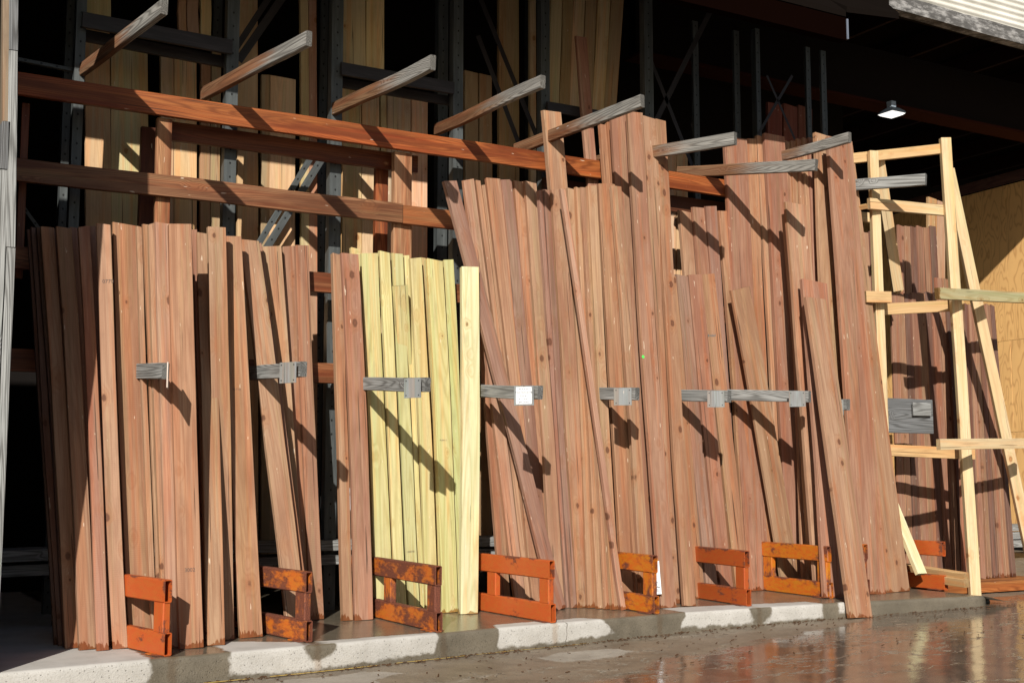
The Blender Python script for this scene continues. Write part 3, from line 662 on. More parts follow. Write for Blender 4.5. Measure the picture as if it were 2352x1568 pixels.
# white bucket
def lathe(prof, n=28):
    bm = bmesh.new(); rings = []
    for r_, z in prof: rings.append([bm.verts.new((r_*math.cos(2*math.pi*i/n), r_*math.sin(2*math.pi*i/n), z)) for i in range(n)])
    for a, b_ in zip(rings, rings[1:]):
        for i in range(n): bm.faces.new((a[i], a[(i+1) % n], b_[(i+1) % n], b_[i]))
    bm.faces.new(list(reversed(rings[0]))); return bm
for i, (px, py, lb) in enumerate(((683, 1180, "white plastic bucket seen between leaning boards, left one"), (795, 1180, "white plastic bucket in the dark gap right of the red plank"))):
    q = ony(px, py, 8.75)
    bk = mk("bucket", (q.x, 8.75, .50), lb, "bucket", "buckets behind the boards")
    b1 = link_bm("pail", lathe([(.001, 0), (.125, 0), (.145, .31), (.153, .31), (.153, .36), (.148, .36), (.148, .30), (.12, .02)]), M_BUCK, smooth=True); b1.location = (q.x, 8.75, .50); lump(bk, b1)
    bm = bmesh.new()
    for k in range(15):
        a0 = math.pi*k/15; a1 = math.pi*(k+1)/15
        p0 = Vector((.155*math.cos(a0), -.06*math.sin(a0)-.02, .30-.22*math.sin(a0))); p1 = Vector((.155*math.cos(a1), -.06*math.sin(a1)-.02, .30-.22*math.sin(a1)))
        L = (p1-p0).length; box_bm(bm, -.003, .003, -.003, .003, 0, L, frame_m(p0, p1, (0, -1, .1)))
    h = link_bm("handle", bm, M_METAL); h.location = (q.x, 8.71, .50); lump(bk, h)

# ------------------------------------------------------------------ divider arms
ARMS_UP = [  # tip px, tip Y, base px, base Y
 ((370, 14), 6.85, (195, 150), 8.3), ((703, 87), 6.85, (480, 205), 8.3), ((988, 144), 6.85, (790, 238), 8.2), ((1241, 187), 6.85, (1010, 292), 8.35),
 ((1471, 231), 6.98, (1290, 300), 7.85), ((1686, 319), 7.08, (1527, 345), 7.70), ((1948, 315), 7.32, (1805, 355), 8.02), ((1872, 378), 7.08, (1647, 390), 8.02), ((2125, 411), 7.10, (1955, 425), 7.70)]
NTH = ORD
for i, (t, ty, b_, by) in enumerate(ARMS_UP):
    T = ony(*t, ty); B = ony(*b_, by); d = (B-T).normalized(); B2 = T+d*((8.45-ty)/d.y)
    nm = ["weathered upper arm, first from left, tip touching the top edge", "weathered upper arm, second from left, swirling grain and a pale knot", "weathered upper arm, third from left, over the yellow boards",
      "weathered upper arm, fourth from left, wavy grain above the slanted plank", "weathered upper arm, fifth from left, crossing the lone tall plank", "weathered upper arm, right of the tallest planks and nearly level",
      "weathered upper arm crossing the tops of the farthest tall planks, knot at tip", "long weathered arm with dark brown streaks, below the knot-tipped arm", "pure grey weathered arm with a round knot inside the pale timber frame"][i]
    o = plank("divider_arm", T, B2, .089+.004*(i % 3), .040, (-1, -.15, 0), M_GREY if i == 8 else M_ARM, (.235, .130, .072), seg=10, wob=.006, ch=.004)
    # local x is vertical here
    tag(o, nm, "arm", "timber divider arms of the rack")
ARMS_MID = [((372, 851), (277, 852)), ((690, 847), (583, 855)), ((976, 883), (838, 881)), ((1235, 901), (1098, 897)), ((1459, 904), (1387, 903)), ((1671, 910), (1553, 907)), ((1857, 910), (1698, 907)), ((1944, 930), (1905, 928))]
for i, (t, b_) in enumerate(ARMS_MID):
    T = ony(*t, [6.86, 6.88, 6.90, 6.93, 7.12, 7.20, 7.24, 7.22][i]); yb = [7.9, 7.8, 7.8, 7.8, 7.47, 7.75, 7.85, 7.6][i]; B = ony(*b_, yb) if i != 7 else Vector((T.x+.02, 8, T.z+.03)); d = (B-T).normalized(); B2 = T+d*(((8.4 if i != 7 else 7.7)-T.y)/d.y)
    lb = ["left end, dark end grain facing out", "before the brown planks of the second bay", "before the yellow boards", "carrying a white paper notice", "before the tall middle planks", "before the broad purplish planks", "before the fine dark-lined planks", "tip only, beside the kerb-standing plank"][i]
    e = mk("divider_arm", T, "short grey lower arm " + lb, "arm", "lower divider arms with end plates")
    a = plank("arm_timber", T, B2, .090, .040, (-1, -.15, 0), M_GREY, (.36, .2, .1), seg=8, wob=.004, ch=.004); lump(e, a)
    # thin wooden plate nailed near the tip on the side that faces the yard entrance
    n = Vector((-1, -.15, 0)).normalized(); s = .125 if i != 3 else .115
    if i:
        fn = Vector((-.70, -.71, 0)).normalized() if i > 2 else Vector((-.88, -.47, 0)).normalized(); tv = Vector((fn.y, -fn.x, 0))      # tv points back along the arm
        s = .128 if i != 3 else .135
        c = T+Vector((-.026, .006, -.014))+tv*(s*.5)
        p0 = c-Vector((0, 0, s*.52)); p1 = c+Vector((0, 0, s*.44))
        pl_ = plank("plate", p0, p1, s, .008, fn, M_PLATE, (.25, .265, .27), seg=1); lump(e, pl_)
        bm = bmesh.new()
        for sx in (-1, 1):
            for zz_ in (.016, s*.96-.016):
                box_bm(bm, sx*(s/2-.016)-.0035, sx*(s/2-.016)+.0035, -.0015, 0, zz_-.0035, zz_+.0035)
        nl = link_bm("nails", bm, M_CASE); nl.matrix_world = pl_.matrix_world.copy(); lump(e, nl)
        if i == 3:
            c2 = (p0+p1)/2+fn*.0015
            bm = bmesh.new(); ww, hh = .053, .056
            Mx = frame_m(c2-Vector((0, 0, hh)), c2+Vector((0, 0, hh)), fn)
            box_bm(bm, -ww, ww, -.0006, 0, 0, hh*2)
            pp = link_bm("paper_notice", bm, M_WHITE); pp.matrix_world = Mx; lump(e, pp)
            for k, (s_, sz) in enumerate((("ROUGH", .019), ("TREATEDCEDAR", .0165), ("2X4 #1", .0185), ("8' LONG", .018), ("(BROWN)", .0175))):
                fc = bpy.data.curves.new("notice_text", 'FONT'); fc.body = s_; fc.size = sz; fc.align_x = 'CENTER'; fc.extrude = .0001; fc.space_character = .95
                fo = bpy.data.objects.new("notice_text", fc); COL.objects.link(fo); fc.materials.append(M_INK)
                xax = Vector((0, 0, 1)).cross(fn); Mt = Matrix((xax, Vector((0, 0, 1)), fn)).transposed().to_4x4(); Mt.translation = c2+fn*.0012+Vector((0, 0, .036-k*.0215))
                bpy.context.view_layer.update(); tm = bpy.data.meshes.new_from_object(fo.evaluated_get(bpy.context.evaluated_depsgraph_get())); bpy.data.objects.remove(fo)
                fo = bpy.data.objects.new("notice_text", tm); COL.objects.link(fo); fo.matrix_world = Mt; lump(e, fo)
    else:
        # first arm: plate seen edge-on beyond the end
        c = T+Vector((.034, .02, -.02)); pl_ = plank("plate", c-Vector((0, 0, .075)), c+Vector((0, 0, .065)), .14, .008, (-.96, .28, 0), M_PLATE, (.62, .62, .6), seg=1); lump(e, pl_)
# the big short plank arm at the right
a = ony(1995, 953, 7.62); b_ = ony(2143, 957, 7.62)
e = mk("plank_arm", a, "wide dark grey weathered plank end with square patch, low inside the pale frame", "arm")
lump(e, plank("plank_timber", a, b_, .30, .04, (0, -1, 0), M_GREYD, (.3, .3, .3), seg=4, wob=.002))
a = ony(2095, 939, 7.60); b_ = ony(2136, 940, 7.60); lump(e, plank("square_patch", a, b_, .115, .012, (0, -1, 0), M_GREY, (.4, .4, .4), seg=2, wob=0, y0=-.012))

# ------------------------------------------------------------------ orange steel foot frames
def tube(L, h=.122, w_=.046, t=.006):
    """open rectangular tube along +Y from 0 to L; x centred, z 0..h"""
    bm = bmesh.new(); c = .006
    def loop(hw, z0, z1, y, cc): 
        return [bm.verts.new(p) for p in ((-hw+cc, y, z0), (hw-cc, y, z0), (hw, y, z0+cc), (hw, y, z1-cc), (hw-cc, y, z1), (-hw+cc, y, z1), (-hw, y, z1-cc), (-hw, y, z0+cc))]
    o0 = loop(w_/2, 0, h, 0, c); o1 = loop(w_/2, 0, h, L, c); i0 = loop(w_/2-t, t, h-t, 0, c*.6); i1 = loop(w_/2-t, t, h-t, L, c*.6)
    for k in range(8):
        j = (k+1) % 8
        bm.faces.new((o0[k], o1[k], o1[j], o0[j])); bm.faces.new((i0[k], i0[j], i1[j], i1[k])); bm.faces.new((o0[k], o0[j], i0[j], i0[k])); bm.faces.new((o1[k], i1[k], i1[j], o1[j]))
    bmesh.ops.recalc_face_normals(bm, faces=bm.faces); return bm
proto_r = tube(1.32)
me_r = bpy.data.meshes.new("rail"); proto_r.to_mesh(me_r); proto_r.free()
b0 = tube(.155, h=.112, w_=.044); 
me_u = bpy.data.meshes.new("upright"); b0.to_mesh(me_u); b0.free()
FR = [((1.80, 6.74), (-.22, 1), M_OR1, "clean bright orange steel foot frame, leftmost, beside the first brown planks"),
 ((2.65, 6.88), (-.16, 1), M_OR2, "heavily rusted orange foot frame, second from left, on the pale kerb"),
 ((3.50, 6.90), (.0, 1), M_OR2, "rusty steel foot frame standing before the yellow boards"),
 ((4.36, 6.96), (-.05, 1), M_OR1, "bright orange foot frame right of the yellow boards, both uprights showing"),
 ((5.25, 7.03), (.0, 1), M_OR3, "mottled orange foot frame with a white sticker, between the middle planks"),
 ((6.14, 7.10), (.08, 1), M_OR4, "dark orange foot frame sixth from left, one upright showing"),
 ((7.07, 7.21), (.03, 1), M_OR3, "long yellow-orange foot frame seventh from left, both uprights showing"),
 ((7.53, 7.27), (.02, 1), M_OR2, "foot frame end peeping between two tall far planks"),
 ((8.38, 7.22), (.0, 1), M_OR1, "red-orange foot frame farthest right at the end of the kerb")]
for i, ((x, y), d, m, lb) in enumerate(FR):
    e = empty("foot_frame", (x, y, .002)); e.rotation_euler.z = math.atan2(-d[0], d[1]); tag(e, lb, "steel frame", "orange steel foot frames along the kerb")
    for z in (.0, .278):
        o = bpy.data.objects.new("rail", me_r if (m == M_OR1 and False) else me_r.copy()); o.data.materials.clear(); o.data.materials.append(m); COL.objects.link(o); o.parent = e; o.location = (0, 0.012 if z else 0, z)
    for yy in ((.13, .78) if i not in (5, 8) else ((.13, 1.02) if i == 5 else (.55, 1.1))):
        o = bpy.data.objects.new("upright", me_u.copy()); o.data.materials.clear(); o.data.materials.append(m); COL.objects.link(o); o.parent = e
        o.location = (0, yy, .1225); o.rotation_euler = (R(90), 0, 0)
    bm = bmesh.new(); box_bm(bm, -.05, .05, .03, .16, 0, .006); o = link_bm("foot_plate", bm, M_OR2, e); o.location = (0, 0, 0)
# white sticker of the fifth frame, stuck to the plank beside it
# ------------------------------------------------------------------ leaning boards
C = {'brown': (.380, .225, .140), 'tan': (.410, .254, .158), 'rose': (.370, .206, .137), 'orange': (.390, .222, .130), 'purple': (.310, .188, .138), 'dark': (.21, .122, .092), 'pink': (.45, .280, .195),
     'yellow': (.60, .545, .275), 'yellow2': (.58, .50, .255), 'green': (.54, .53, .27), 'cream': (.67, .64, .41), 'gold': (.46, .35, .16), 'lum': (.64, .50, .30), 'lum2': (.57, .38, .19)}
CN = {'brown': 'brown', 'tan': 'tan brown', 'rose': 'reddish', 'orange': 'orange brown', 'purple': 'purplish brown', 'dark': 'dark brown', 'pink': 'pinkish', 'yellow': 'yellow', 'yellow2': 'honey yellow', 'green': 'greenish yellow', 'cream': 'pale cream', 'gold': 'shaded golden'}
def stack(place, group, rows, lean, mat, cat="board"):
    """rows: (xl_top, xr_top, y_top, xl_foot, xr_foot, foot (px y or metres), colour, look, opts)"""
    order = sorted(range(len(rows)), key=lambda i: rows[i][0]+rows[i][1])
    for rank, i in enumerate(order):
        xlt, xrt, yt, xlb, xrb, ft, c, look, op = rows[i]
        th = op.get('th', .038)
        zf = op.get('zf', 0.0)
        if ft > 100: Yf = onz((xlb+xrb)/2, ft, zf).y
        else: Yf = ft
        Yt = op.get('Yt', Yf+op.get('lean', lean))
        XL, XR = xat(xlb, Yf+th, zf), xat(xrb, Yf, zf)
        T = ony((xlt+xrt)/2, yt, Yt); TL, TR = xat(xlt, Yt+th, T.z), xat(xrt, Yt, T.z)
        wf, wt = XR-XL, TR-TL
        wd = op.get('w', max(.03, min(wf, wt)*.5+max(wf, wt)*.5)); 
        wd = wd*(1.03 if 'w' not in op else 1)
        F = Vector(((XL+XR)/2, Yf, zf+.003)); Tc = Vector(((TL+TR)/2, Yt, T.z))
        yaw = op.get('yaw', rnd.uniform(-3, 3)); n = Vector((math.sin(R(-yaw)), -math.cos(R(yaw)), 0))
        lum_ = rnd.uniform(.93, 1.06); col = tuple(min(.85, v*lum_*rnd.uniform(.98, 1.02)) for v in C[c])
        o = plank("board", F, Tc, wd, th, n, mat if not op.get('mat') else op['mat'], col, bow=op.get('bow', rnd.uniform(-.011, .011)), bowy=rnd.uniform(-.02, .012), cut=.016, wob=.003, twist=1.6)
        lab = "%s %s, %s from left in %s" % (CN[c], look, ORD[rank], place)
        tag(o, op.get('label', lab), cat, group)
        o['rank'] = rank
    return
BR = []
# leftmost stack ------------------------------------------------------------
stack("the leftmost stack", "planks of the leftmost stack", [
 (60, 72, 527, 124, 136, 7.50, 'dark', 'plank edge', {'th': .03}),
 (70, 86, 523, 132, 150, 7.45, 'dark', 'plank edge', {'th': .03}),
 (82, 98, 522, 142, 163, 7.38, 'dark', 'plank', {}),
 (88, 124, 521, 150, 181, 1489, 'brown', 'plank', {}),
 (124, 132, 524, 176, 200, 7.36, 'dark', 'plank edge', {}),
 (127, 164, 522, 180, 220, 1492, 'brown', 'plank', {}),
 (158, 187, 523, 204, 232, 7.30, 'purple', 'plank', {}),
 (180, 203, 520, 218, 254, 1494, 'rose', 'plank', {}),
 (196, 219, 519, 238, 268, 7.30, 'purple', 'plank', {}),
 (218, 254, 514, 254, 293, 1490, 'tan', 'thick plank with round knots', {'th': .06, 'yaw': 10, 'Yt': 7.52}),
 (256, 313, 514, 296, 353, 7.24, 'orange', 'wide plank with nail holes', {'Yt': 7.60}),
 (312, 326, 520, 350, 364, 7.18, 'tan', 'narrow plank', {'Yt': 7.5}),
 (325, 340, 515, 360, 376, 7.14, 'tan', 'narrow knotty plank', {'Yt': 7.44}),
 (337, 356, 513, 374, 394, 7.10, 'tan', 'plank with pale streak', {'Yt': 7.38}),
 (350, 396, 512, 385, 418, 7.05, 'pink', 'plank', {'Yt': 7.33}),
 (386, 440, 514, 410, 468, 1489, 'orange', 'wide front plank with wet foot', {'Yt': 7.26, 'th': .04}),
 (438, 453, 527, 466, 484, 7.32, 'rose', 'plank edge', {'Yt': 7.75}),
 (452, 488, 536, 471, 519, 1482, 'tan', 'purple-speckled plank', {'Yt': 7.72, 'th': .03}),
 (469, 524, 521, 497, 532, 7.22, 'tan', 'broad plank with sawn marks', {'Yt': 7.56}),
 (508, 549, 542, 549, 604, 1464, 'orange', 'plank with dark knot', {'Yt': 7.70, 'w': .137}),
], .47, M_RED)
# second bay ---------------------------------------------------------------
stack("the bay of the second frame", "planks of the second bay", [
 (549, 594, 551, 655, 706, 7.55, 'tan', 'slanting plank', {'Yt': 7.85}),
 (585, 600, 560, 697, 717, 7.60, 'rose', 'thin slanting plank', {'Yt': 7.95, 'th': .03}),
 (599, 643, 565, 650, 703, 7.86, 'tan', 'two-sided plank with knots', {'th': .06, 'yaw': 22, 'Yt': 8.02}),
 (644, 677, 565, 688, 716, 7.92, 'rose', 'narrow plank', {'Yt': 8.08}),
 (676, 707, 563, 708, 745, 1423, 'rose', 'plank with oval knot', {'Yt': 8.04}),
 (759, 786, 583, 783, 812, 7.74, 'tan', 'side plank with knots', {'Yt': 7.98, 'th': .05}),
 (781, 822, 582, 811, 857, 1424, 'rose', 'smooth front plank', {'Yt': 7.92}),
], .4, M_RED)
# yellow stack --------------------------------------------------------------
stack("the yellow stack", "yellow treated boards", [
 (800, 830, 570, 848, 868, 7.95, 'yellow2', 'rear board', {'Yt': 8.10}),
 (827, 868, 581, 862, 908, 7.84, 'yellow', 'broad board', {'Yt': 8.02}),
 (868, 897, 578, 908, 934, 7.86, 'yellow', 'board with stamp', {'Yt': 8.03}),
 (896, 926, 582, 935, 965, 7.92, 'green', 'board', {'Yt': 8.08}),
 (901, 936, 656, 930, 966, 1392, 'yellow2', 'shorter front board', {'Yt': 7.96, 'th': .05}),
 (925, 941, 586, 960, 978, 7.96, 'yellow', 'thin rear board', {'Yt': 8.10}),
 (938, 967, 592, 974, 1007, 7.86, 'yellow2', 'narrow board', {'Yt': 8.04}),
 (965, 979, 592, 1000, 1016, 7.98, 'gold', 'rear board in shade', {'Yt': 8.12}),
 (976, 1016, 596, 1008, 1053, 1407, 'yellow', 'board with big grain loop', {'Yt': 8.00, 'th': .05}),
 (1015, 1041, 596, 1048, 1078, 7.86, 'green', 'narrow board', {'Yt': 8.05}),
 (1056, 1098, 612, 1050, 1096, 1410, 'cream', 'front board, nearly upright', {'Yt': 7.72, 'th': .05, 'yaw': 8}),
], .2, M_YEL)
# bay behind the fourth frame ------------------------------------------------
stack("the bay of the fourth frame", "planks behind the fourth foot frame", [
 (1017, 1048, 415, 1266, 1300, 1400, 'purple', 'long plank slanting across the others', {'Yt': 7.80, 'w': .108, 'bow': .012, 'label': 'purplish brown plank slanting across its neighbours right of the yellow boards'}),
 (1061, 1088, 412, 1180, 1212, 7.78, 'pink', 'plank', {'Yt': 8.0}),
 (1078, 1092, 470, 1140, 1180, 7.92, 'brown', 'short rear plank', {'Yt': 8.1}),
 (1089, 1103, 414, 1204, 1222, 7.84, 'tan', 'narrow plank', {'Yt': 8.02}),
 (1102, 1118, 424, 1212, 1232, 7.88, 'tan', 'narrow plank', {'Yt': 8.05}),
 (1114, 1146, 409, 1218, 1258, 7.80, 'brown', 'plank with round knot', {'Yt': 7.98}),
 (1146, 1175, 412, 1238, 1268, 7.78, 'purple', 'plank with crayon marks', {'Yt': 7.96}),
 (1175, 1204, 416, 1252, 1276, 7.80, 'orange', 'plank', {'Yt': 7.98}),
 (1203, 1230, 418, 1262, 1298, 7.62, 'tan', 'plank beside dark gap', {'Yt': 7.92}),
], .3, M_RED)
stack("the shorter middle row", "shorter middle row planks", [
 (1231, 1247, 436, 1297, 1312, 7.68, 'purple', 'narrow plank', {'Yt': 7.80}),
 (1246, 1263, 436, 1306, 1326, 7.64, 'purple', 'narrow plank', {'Yt': 7.78}),
 (1261, 1299, 434, 1322, 1358, 1395, 'brown', 'plank', {'Yt': 7.72}),
 (1298, 1322, 433, 1345, 1367, 1396, 'tan', 'plank', {'Yt': 7.72}),
 (1318, 1334, 431, 1366, 1386, 1398, 'tan', 'narrow plank', {'Yt': 7.68}),
 (1328, 1348, 430, 1384, 1404, 1399, 'brown', 'narrow plank', {'Yt': 7.66}),
 (1344, 1373, 426, 1402, 1426, 1400, 'tan', 'plank', {'Yt': 7.64}),
 (1371, 1403, 421, 1424, 1464, 7.56, 'orange', 'plank with large knot', {'Yt': 7.68}),
 (1396, 1412, 422, 1455, 1475, 7.53, 'orange', 'narrow plank', {'Yt': 7.72}),
 (1403, 1424, 427, 1462, 1500, 7.50, 'tan', 'plank with split pale edge', {'Yt': 7.62}),
 (1283, 1298, 434, 1421, 1437, 1401, 'pink', 'square batten slanting across the row', {'Yt': 7.52, 'th': .040, 'w': .040, 'yaw': 4, 'bow': .008, 'label': 'thin pinkish square batten slanting across the shorter middle row'}),
], .3, M_RED)
stack("the tallest middle row", "tallest middle planks", [
 (1319, 1346, 84, 1420, 1450, 8.02, 'rose', 'plank', {'Yt': 8.30, 'label': 'slim tall plank rising into shade above the fifth arm'}),
 (1243, 1287, 255, 1330, 1380, 7.95, 'tan', 'plank', {'Yt': 8.02, 'label': 'lone tall plank left of the fifth upper arm, sunlit and two-toned', 'th': .05}),
 (1376, 1395, 286, 1440, 1475, 7.98, 'orange', 'split plank', {'Yt': 8.02}),
 (1392, 1412, 279, 1455, 1490, 7.95, 'orange', 'split narrow plank', {'Yt': 8.0}),
 (1403, 1442, 262, 1462, 1518, 7.56, 'rose', 'plank', {'Yt': 7.84}),
 (1438, 1474, 257, 1511, 1556, 1396, 'rose', 'front plank with green sticker', {'Yt': 7.72, 'bow': -.015}),
 (1473, 1504, 269, 1545, 1584, 7.50, 'brown', 'plank', {'Yt': 7.84, 'bow': -.012}),
 (1502, 1528, 275, 1564, 1600, 1392, 'orange', 'right edge plank', {'Yt': 7.88, 'bow': -.02}),
], .3, M_RED)
stack("the bay of the sixth frame", "planks behind the sixth foot frame", [
 (1555, 1588, 485, 1622, 1655, 8.06, 'tan', 'taller rear plank', {'Yt': 8.15}),
 (1586, 1618, 476, 1652, 1684, 8.06, 'rose', 'taller rear plank', {'Yt': 8.13}),
 (1616, 1646, 473, 1682, 1710, 8.02, 'purple', 'taller rear plank', {'Yt': 8.10}),
 (1645, 1676, 484, 1706, 1742, 8.00, 'orange', 'rear plank, chipped top', {'Yt': 8.12}),
 (1528, 1553, 634, 1592, 1622, 7.72, 'orange', 'short plank', {'Yt': 7.92}),
 (1550, 1580, 632, 1620, 1652, 7.72, 'purple', 'short stained plank', {'Yt': 7.90}),
 (1577, 1611, 630, 1650, 1688, 7.74, 'rose', 'short plank with blue stamp', {'Yt': 7.90}),
 (1608, 1637, 629, 1684, 1726, 7.86, 'orange', 'short plank', {'Yt': 7.98}),
], .2, M_RED)
stack("the farthest tall stack", "planks of the farthest tall stack", [
 (1659, 1716, 316, 1712, 1768, 7.98, 'rose', 'broad plank', {'Yt': 8.12}),
 (1713, 1736, 318, 1756, 1790, 8.00, 'orange', 'narrow plank', {'Yt': 8.14}),
 (1734, 1754, 312, 1785, 1812, 8.00, 'tan', 'narrow plank', {'Yt': 8.13}),
 (1751, 1801, 309, 1808, 1862, 7.90, 'rose', 'broad plank', {'Yt': 8.08}),
 (1799, 1815, 325, 1840, 1858, 7.70, 'brown', 'thin plank', {'Yt': 8.15, 'th': .03}),
 (1812, 1828, 323, 1852, 1872, 7.67, 'tan', 'thin plank', {'Yt': 8.13, 'th': .03}),
 (1826, 1842, 320, 1866, 1884, 7.64, 'brown', 'thin plank', {'Yt': 8.11, 'th': .03}),
 (1840, 1856, 318, 1878, 1898, 7.61, 'tan', 'thin plank', {'Yt': 8.08, 'th': .03}),
 (1852, 1875, 317, 1890, 1914, 7.58, 'rose', 'thin plank', {'Yt': 8.05, 'th': .03}),
 (1872, 1908, 309, 1899, 1966, 1366, 'tan', 'plank with small knot', {'Yt': 7.92}),
 (1902, 1951, 318, 1966, 2034, 1365, 'rose', 'broad plank', {'Yt': 7.70, 'w': .30, 'yaw': 0}),
 (1900, 1953, 330, 2028, 2088, 7.32, 'brown', 'broad right edge plank', {'Yt': 7.76, 'w': .29, 'yaw': 0}),
 (1684, 1714, 662, 1784, 1850, 7.90, 'tan', 'x', {'Yt': 7.92, 'th': .03, 'label': 'tan board slanting left above the seventh orange frame'}),
 (1796, 1806, 490, 1858, 1874, 7.66, 'tan', 'x', {'Yt': 7.84, 'label': 'narrow waney-edged strip left of the shorter overlapping plank'}),
 (1803, 1850, 467, 1868, 1926, 7.38, 'tan', 'x', {'Yt': 7.72, 'label': 'shorter plank lying over the farthest tall stack, square top'}),
 (1836, 1899, 645, 1890, 1950, 7.22, 'rose', 'x', {'Yt': 7.52, 'label': 'short plank with pale chipped corner just behind the kerb-standing plank'}),
], .3, M_RED)
# the plank that stands in the gutter
stack("x", "planks of the farthest tall stack", [(1842, 1900, 684, 1948, 2002, 6.87, 'tan', 'x', {'zf': roadz(7.1), 'Yt': 7.40, 'label': 'front plank standing in the gutter off the kerb, pale scuff down its middle'})], .4, M_RED)

# green sticker, chalk tags
q = ony(1477, 819, 7.63); bm = bmesh.new(); bmesh.ops.create_circle(bm, cap_ends=True, segments=20, radius=.012)
bmesh.ops.solidify(bm, geom=bm.faces[:], thickness=.001)
# laid on the front plank: found by casting a ray along -y in the place itself
def onto(px, py):
    bpy.context.view_layer.update(); dg = bpy.context.evaluated_depsgraph_get()
    d = ray(px, py).normalized(); hit, loc, nrm, idx, ob, mt = sc.ray_cast(dg, C0, d)
    return loc, nrm, ob
loc, nrm, ob = onto(1477, 819)
st = link_bm("sticker", bm, M_GREEN); st.matrix_world = Matrix.Translation(loc+nrm*.0015) @ nrm.to_track_quat('Z', 'Y').to_matrix().to_4x4()
tag(st, "round bright green sticker on a front plank of the tallest middle row", "sticker")
M_STAMP = flat("faded_stamp_ink", (.12, .09, .08), .9, .1, 0); M_STAMPB = flat("blue_stamp_ink", (.06, .13, .16), .9, .1, 0)
for (px, py, tx, sz, mm) in ((248, 650, "0770", .032, M_STAMP), (1634, 773, "18 6661", .030, M_STAMPB), (1018, 1012, "PLAIN 2", .016, M_STAMP), (943, 1268, "1500100", .018, M_STAMP), (436, 1312, "3002", .03, M_STAMP), (544, 896, "40 7 01", .018, M_STAMP), (1424, 902, "1 1111", .018, M_STAMP)):
    loc, nrm, ob = onto(px, py)
    fc = bpy.data.curves.new("ink_stamp", 'FONT'); fc.body = tx; fc.size = sz; fc.align_x = 'CENTER'; fc.extrude = .0001
    fo = bpy.data.objects.new("tmp", fc); COL.objects.link(fo); bpy.context.view_layer.update()
    tm = bpy.data.meshes.new_from_object(fo.evaluated_get(bpy.context.evaluated_depsgraph_get())); bpy.data.objects.remove(fo)
    if ob is None or ob.parent: continue
    fo = bpy.data.objects.new("ink_stamp", tm); COL.objects.link(fo); tm.materials.clear(); tm.materials.append(mm)
    up_ = ob.matrix_world.to_3x3() @ Vector((0, 0, 1)); n_ = nrm.normalized(); up_ = (up_-n_*up_.dot(n_)).normalized(); xa = up_.cross(n_)
    Mt = Matrix((xa, up_, n_)).transposed().to_4x4(); Mt.translation = loc+n_*.0012; fo.matrix_world = Mt; lump(ob, fo)
# white product sheet tucked beside the fifth frame
loc, nrm, ob = onto(1520, 1330)
e = mk("product_tag", loc, "white printed tag tucked between the fifth orange frame and a plank", "tag")
p0 = ony(1506, 1364, 7.30); p1 = ony(1500, 1288, 7.34)
t_ = plank("tag_sheet", p0, p1, .085, .001, (-.55, -.83, 0), M_WHITE, (1, 1, 1), seg=2); lump(e, t_)
bm = bmesh.new()
for k in range(9):
    z = .02+k*.0085; box_bm(bm, -.036, .036-.01*(k % 3), -.0012, -.0006, z, z+.005*(1 if k % 2 else .6))
t2 = link_bm("tag_print", bm, M_INK); t2.matrix_world = t_.matrix_world.copy(); lump(e, t2)

# ------------------------------------------------------------------ pale timber frame at the right
fr = mk("pine_trestle", (8.2, 6.9, 0), "unfinished pale pine A-frame of posts, rails and braces at the right", "frame")
def piece(name, p, q, Yp, Yq, wpx, col='lum', th=.038, n=(0, -1, 0), mat=M_PINE, owner=None, **kw):
    a = ony(*p, Yp); b_ = ony(*q, Yq); s = ((a+b_)/2-C0).dot(FW)/F_PX
    o = plank(name, a, b_, wpx*s, th, n, mat, C[col] if isinstance(col, str) else col, **kw); lump(owner or fr, o); return o
A0 = onz(2243, 1370, roadz(8.2)); 
piece("post", (2243, 1371), (2173, 316), A0.y, A0.y+.12, 25, 'lum', th=.05, n=(-.45, -1, 0), cut=.004)
piece("brace", (2181, 388), (2374, 1290), A0.y+.17, A0.y+.30, 25, 'lum', th=.05, n=(-.45, -1, 0))
piece("post", (2044, 1300), (2008, 346), 7.62, 7.62, 22, 'lum', th=.05, n=(-.3, -1, 0))
piece("brace", (2017, 350), (2064, 668), 7.70, 8.0, 24, 'lum', th=.05, n=(-.8, -1, 0)); piece("brace", (2050, 560), (2068, 672), 7.95, 8.05, 20, 'lum2', th=.04)
piece("brace", (2052, 1150), (2120, 1316), 7.62, 7.32, 28, 'cream', th=.04)
piece("rail", (1940, 365), (2172, 340), 7.75, A0.y+.155, 23, 'lum2', th=.038, n=(-.6, -1, 0))
piece("rail", (1999, 467), (2174, 483), 7.57, A0.y+.16, 25, 'lum', th=.038); piece("rail", (1940, 478), (1999, 467), 7.9, 7.60, 24, 'lum2')
piece("rail", (1955, 494), (2003, 500), 8.1, 8.05, 22, 'lum')
piece("rail", (1990, 681), (2048, 682), 7.57, 7.52, 26, 'lum2'); piece("rail", (1985, 712), (2215, 700), 7.70, A0.y+.15, 26, 'lum2')
piece("rail", (2040, 1010), (2050, 1010), 7.8, 7.8, 24, 'lum2'); piece("rail", (2040, 1033), (2240, 1042), 7.70, A0.y+.17, 26, 'lum2')
piece("rail", (2160, 1020), (2370, 1017), 7.05, 7.25, 24, 'lum')
piece("sill", (2085, 1302), (2226, 1324), 7.75, 7.0, 20, 'lum2', th=.05); piece("sill", (2120, 1322), (2226, 1338), 7.55, 6.98, 18, 'lum2', th=.05)
g_ = piece("rail", (2156, 673), (2420, 687), 7.25, 7.5, 25, (.42, .38, .22), th=.04, owner=fr, mat=M_YEL)
o = plank("wet_timber", onz(2166, 1368, -.07)+Vector((0, .05, .045)), onz(2430, 1352, -.07)+Vector((0, .05, .045)), .088, .4, (0, -1, 0), M_RAIL, (.42, .17, .05)); tag(o, "wet orange-brown timber lying on the road under the right stack", "timber")
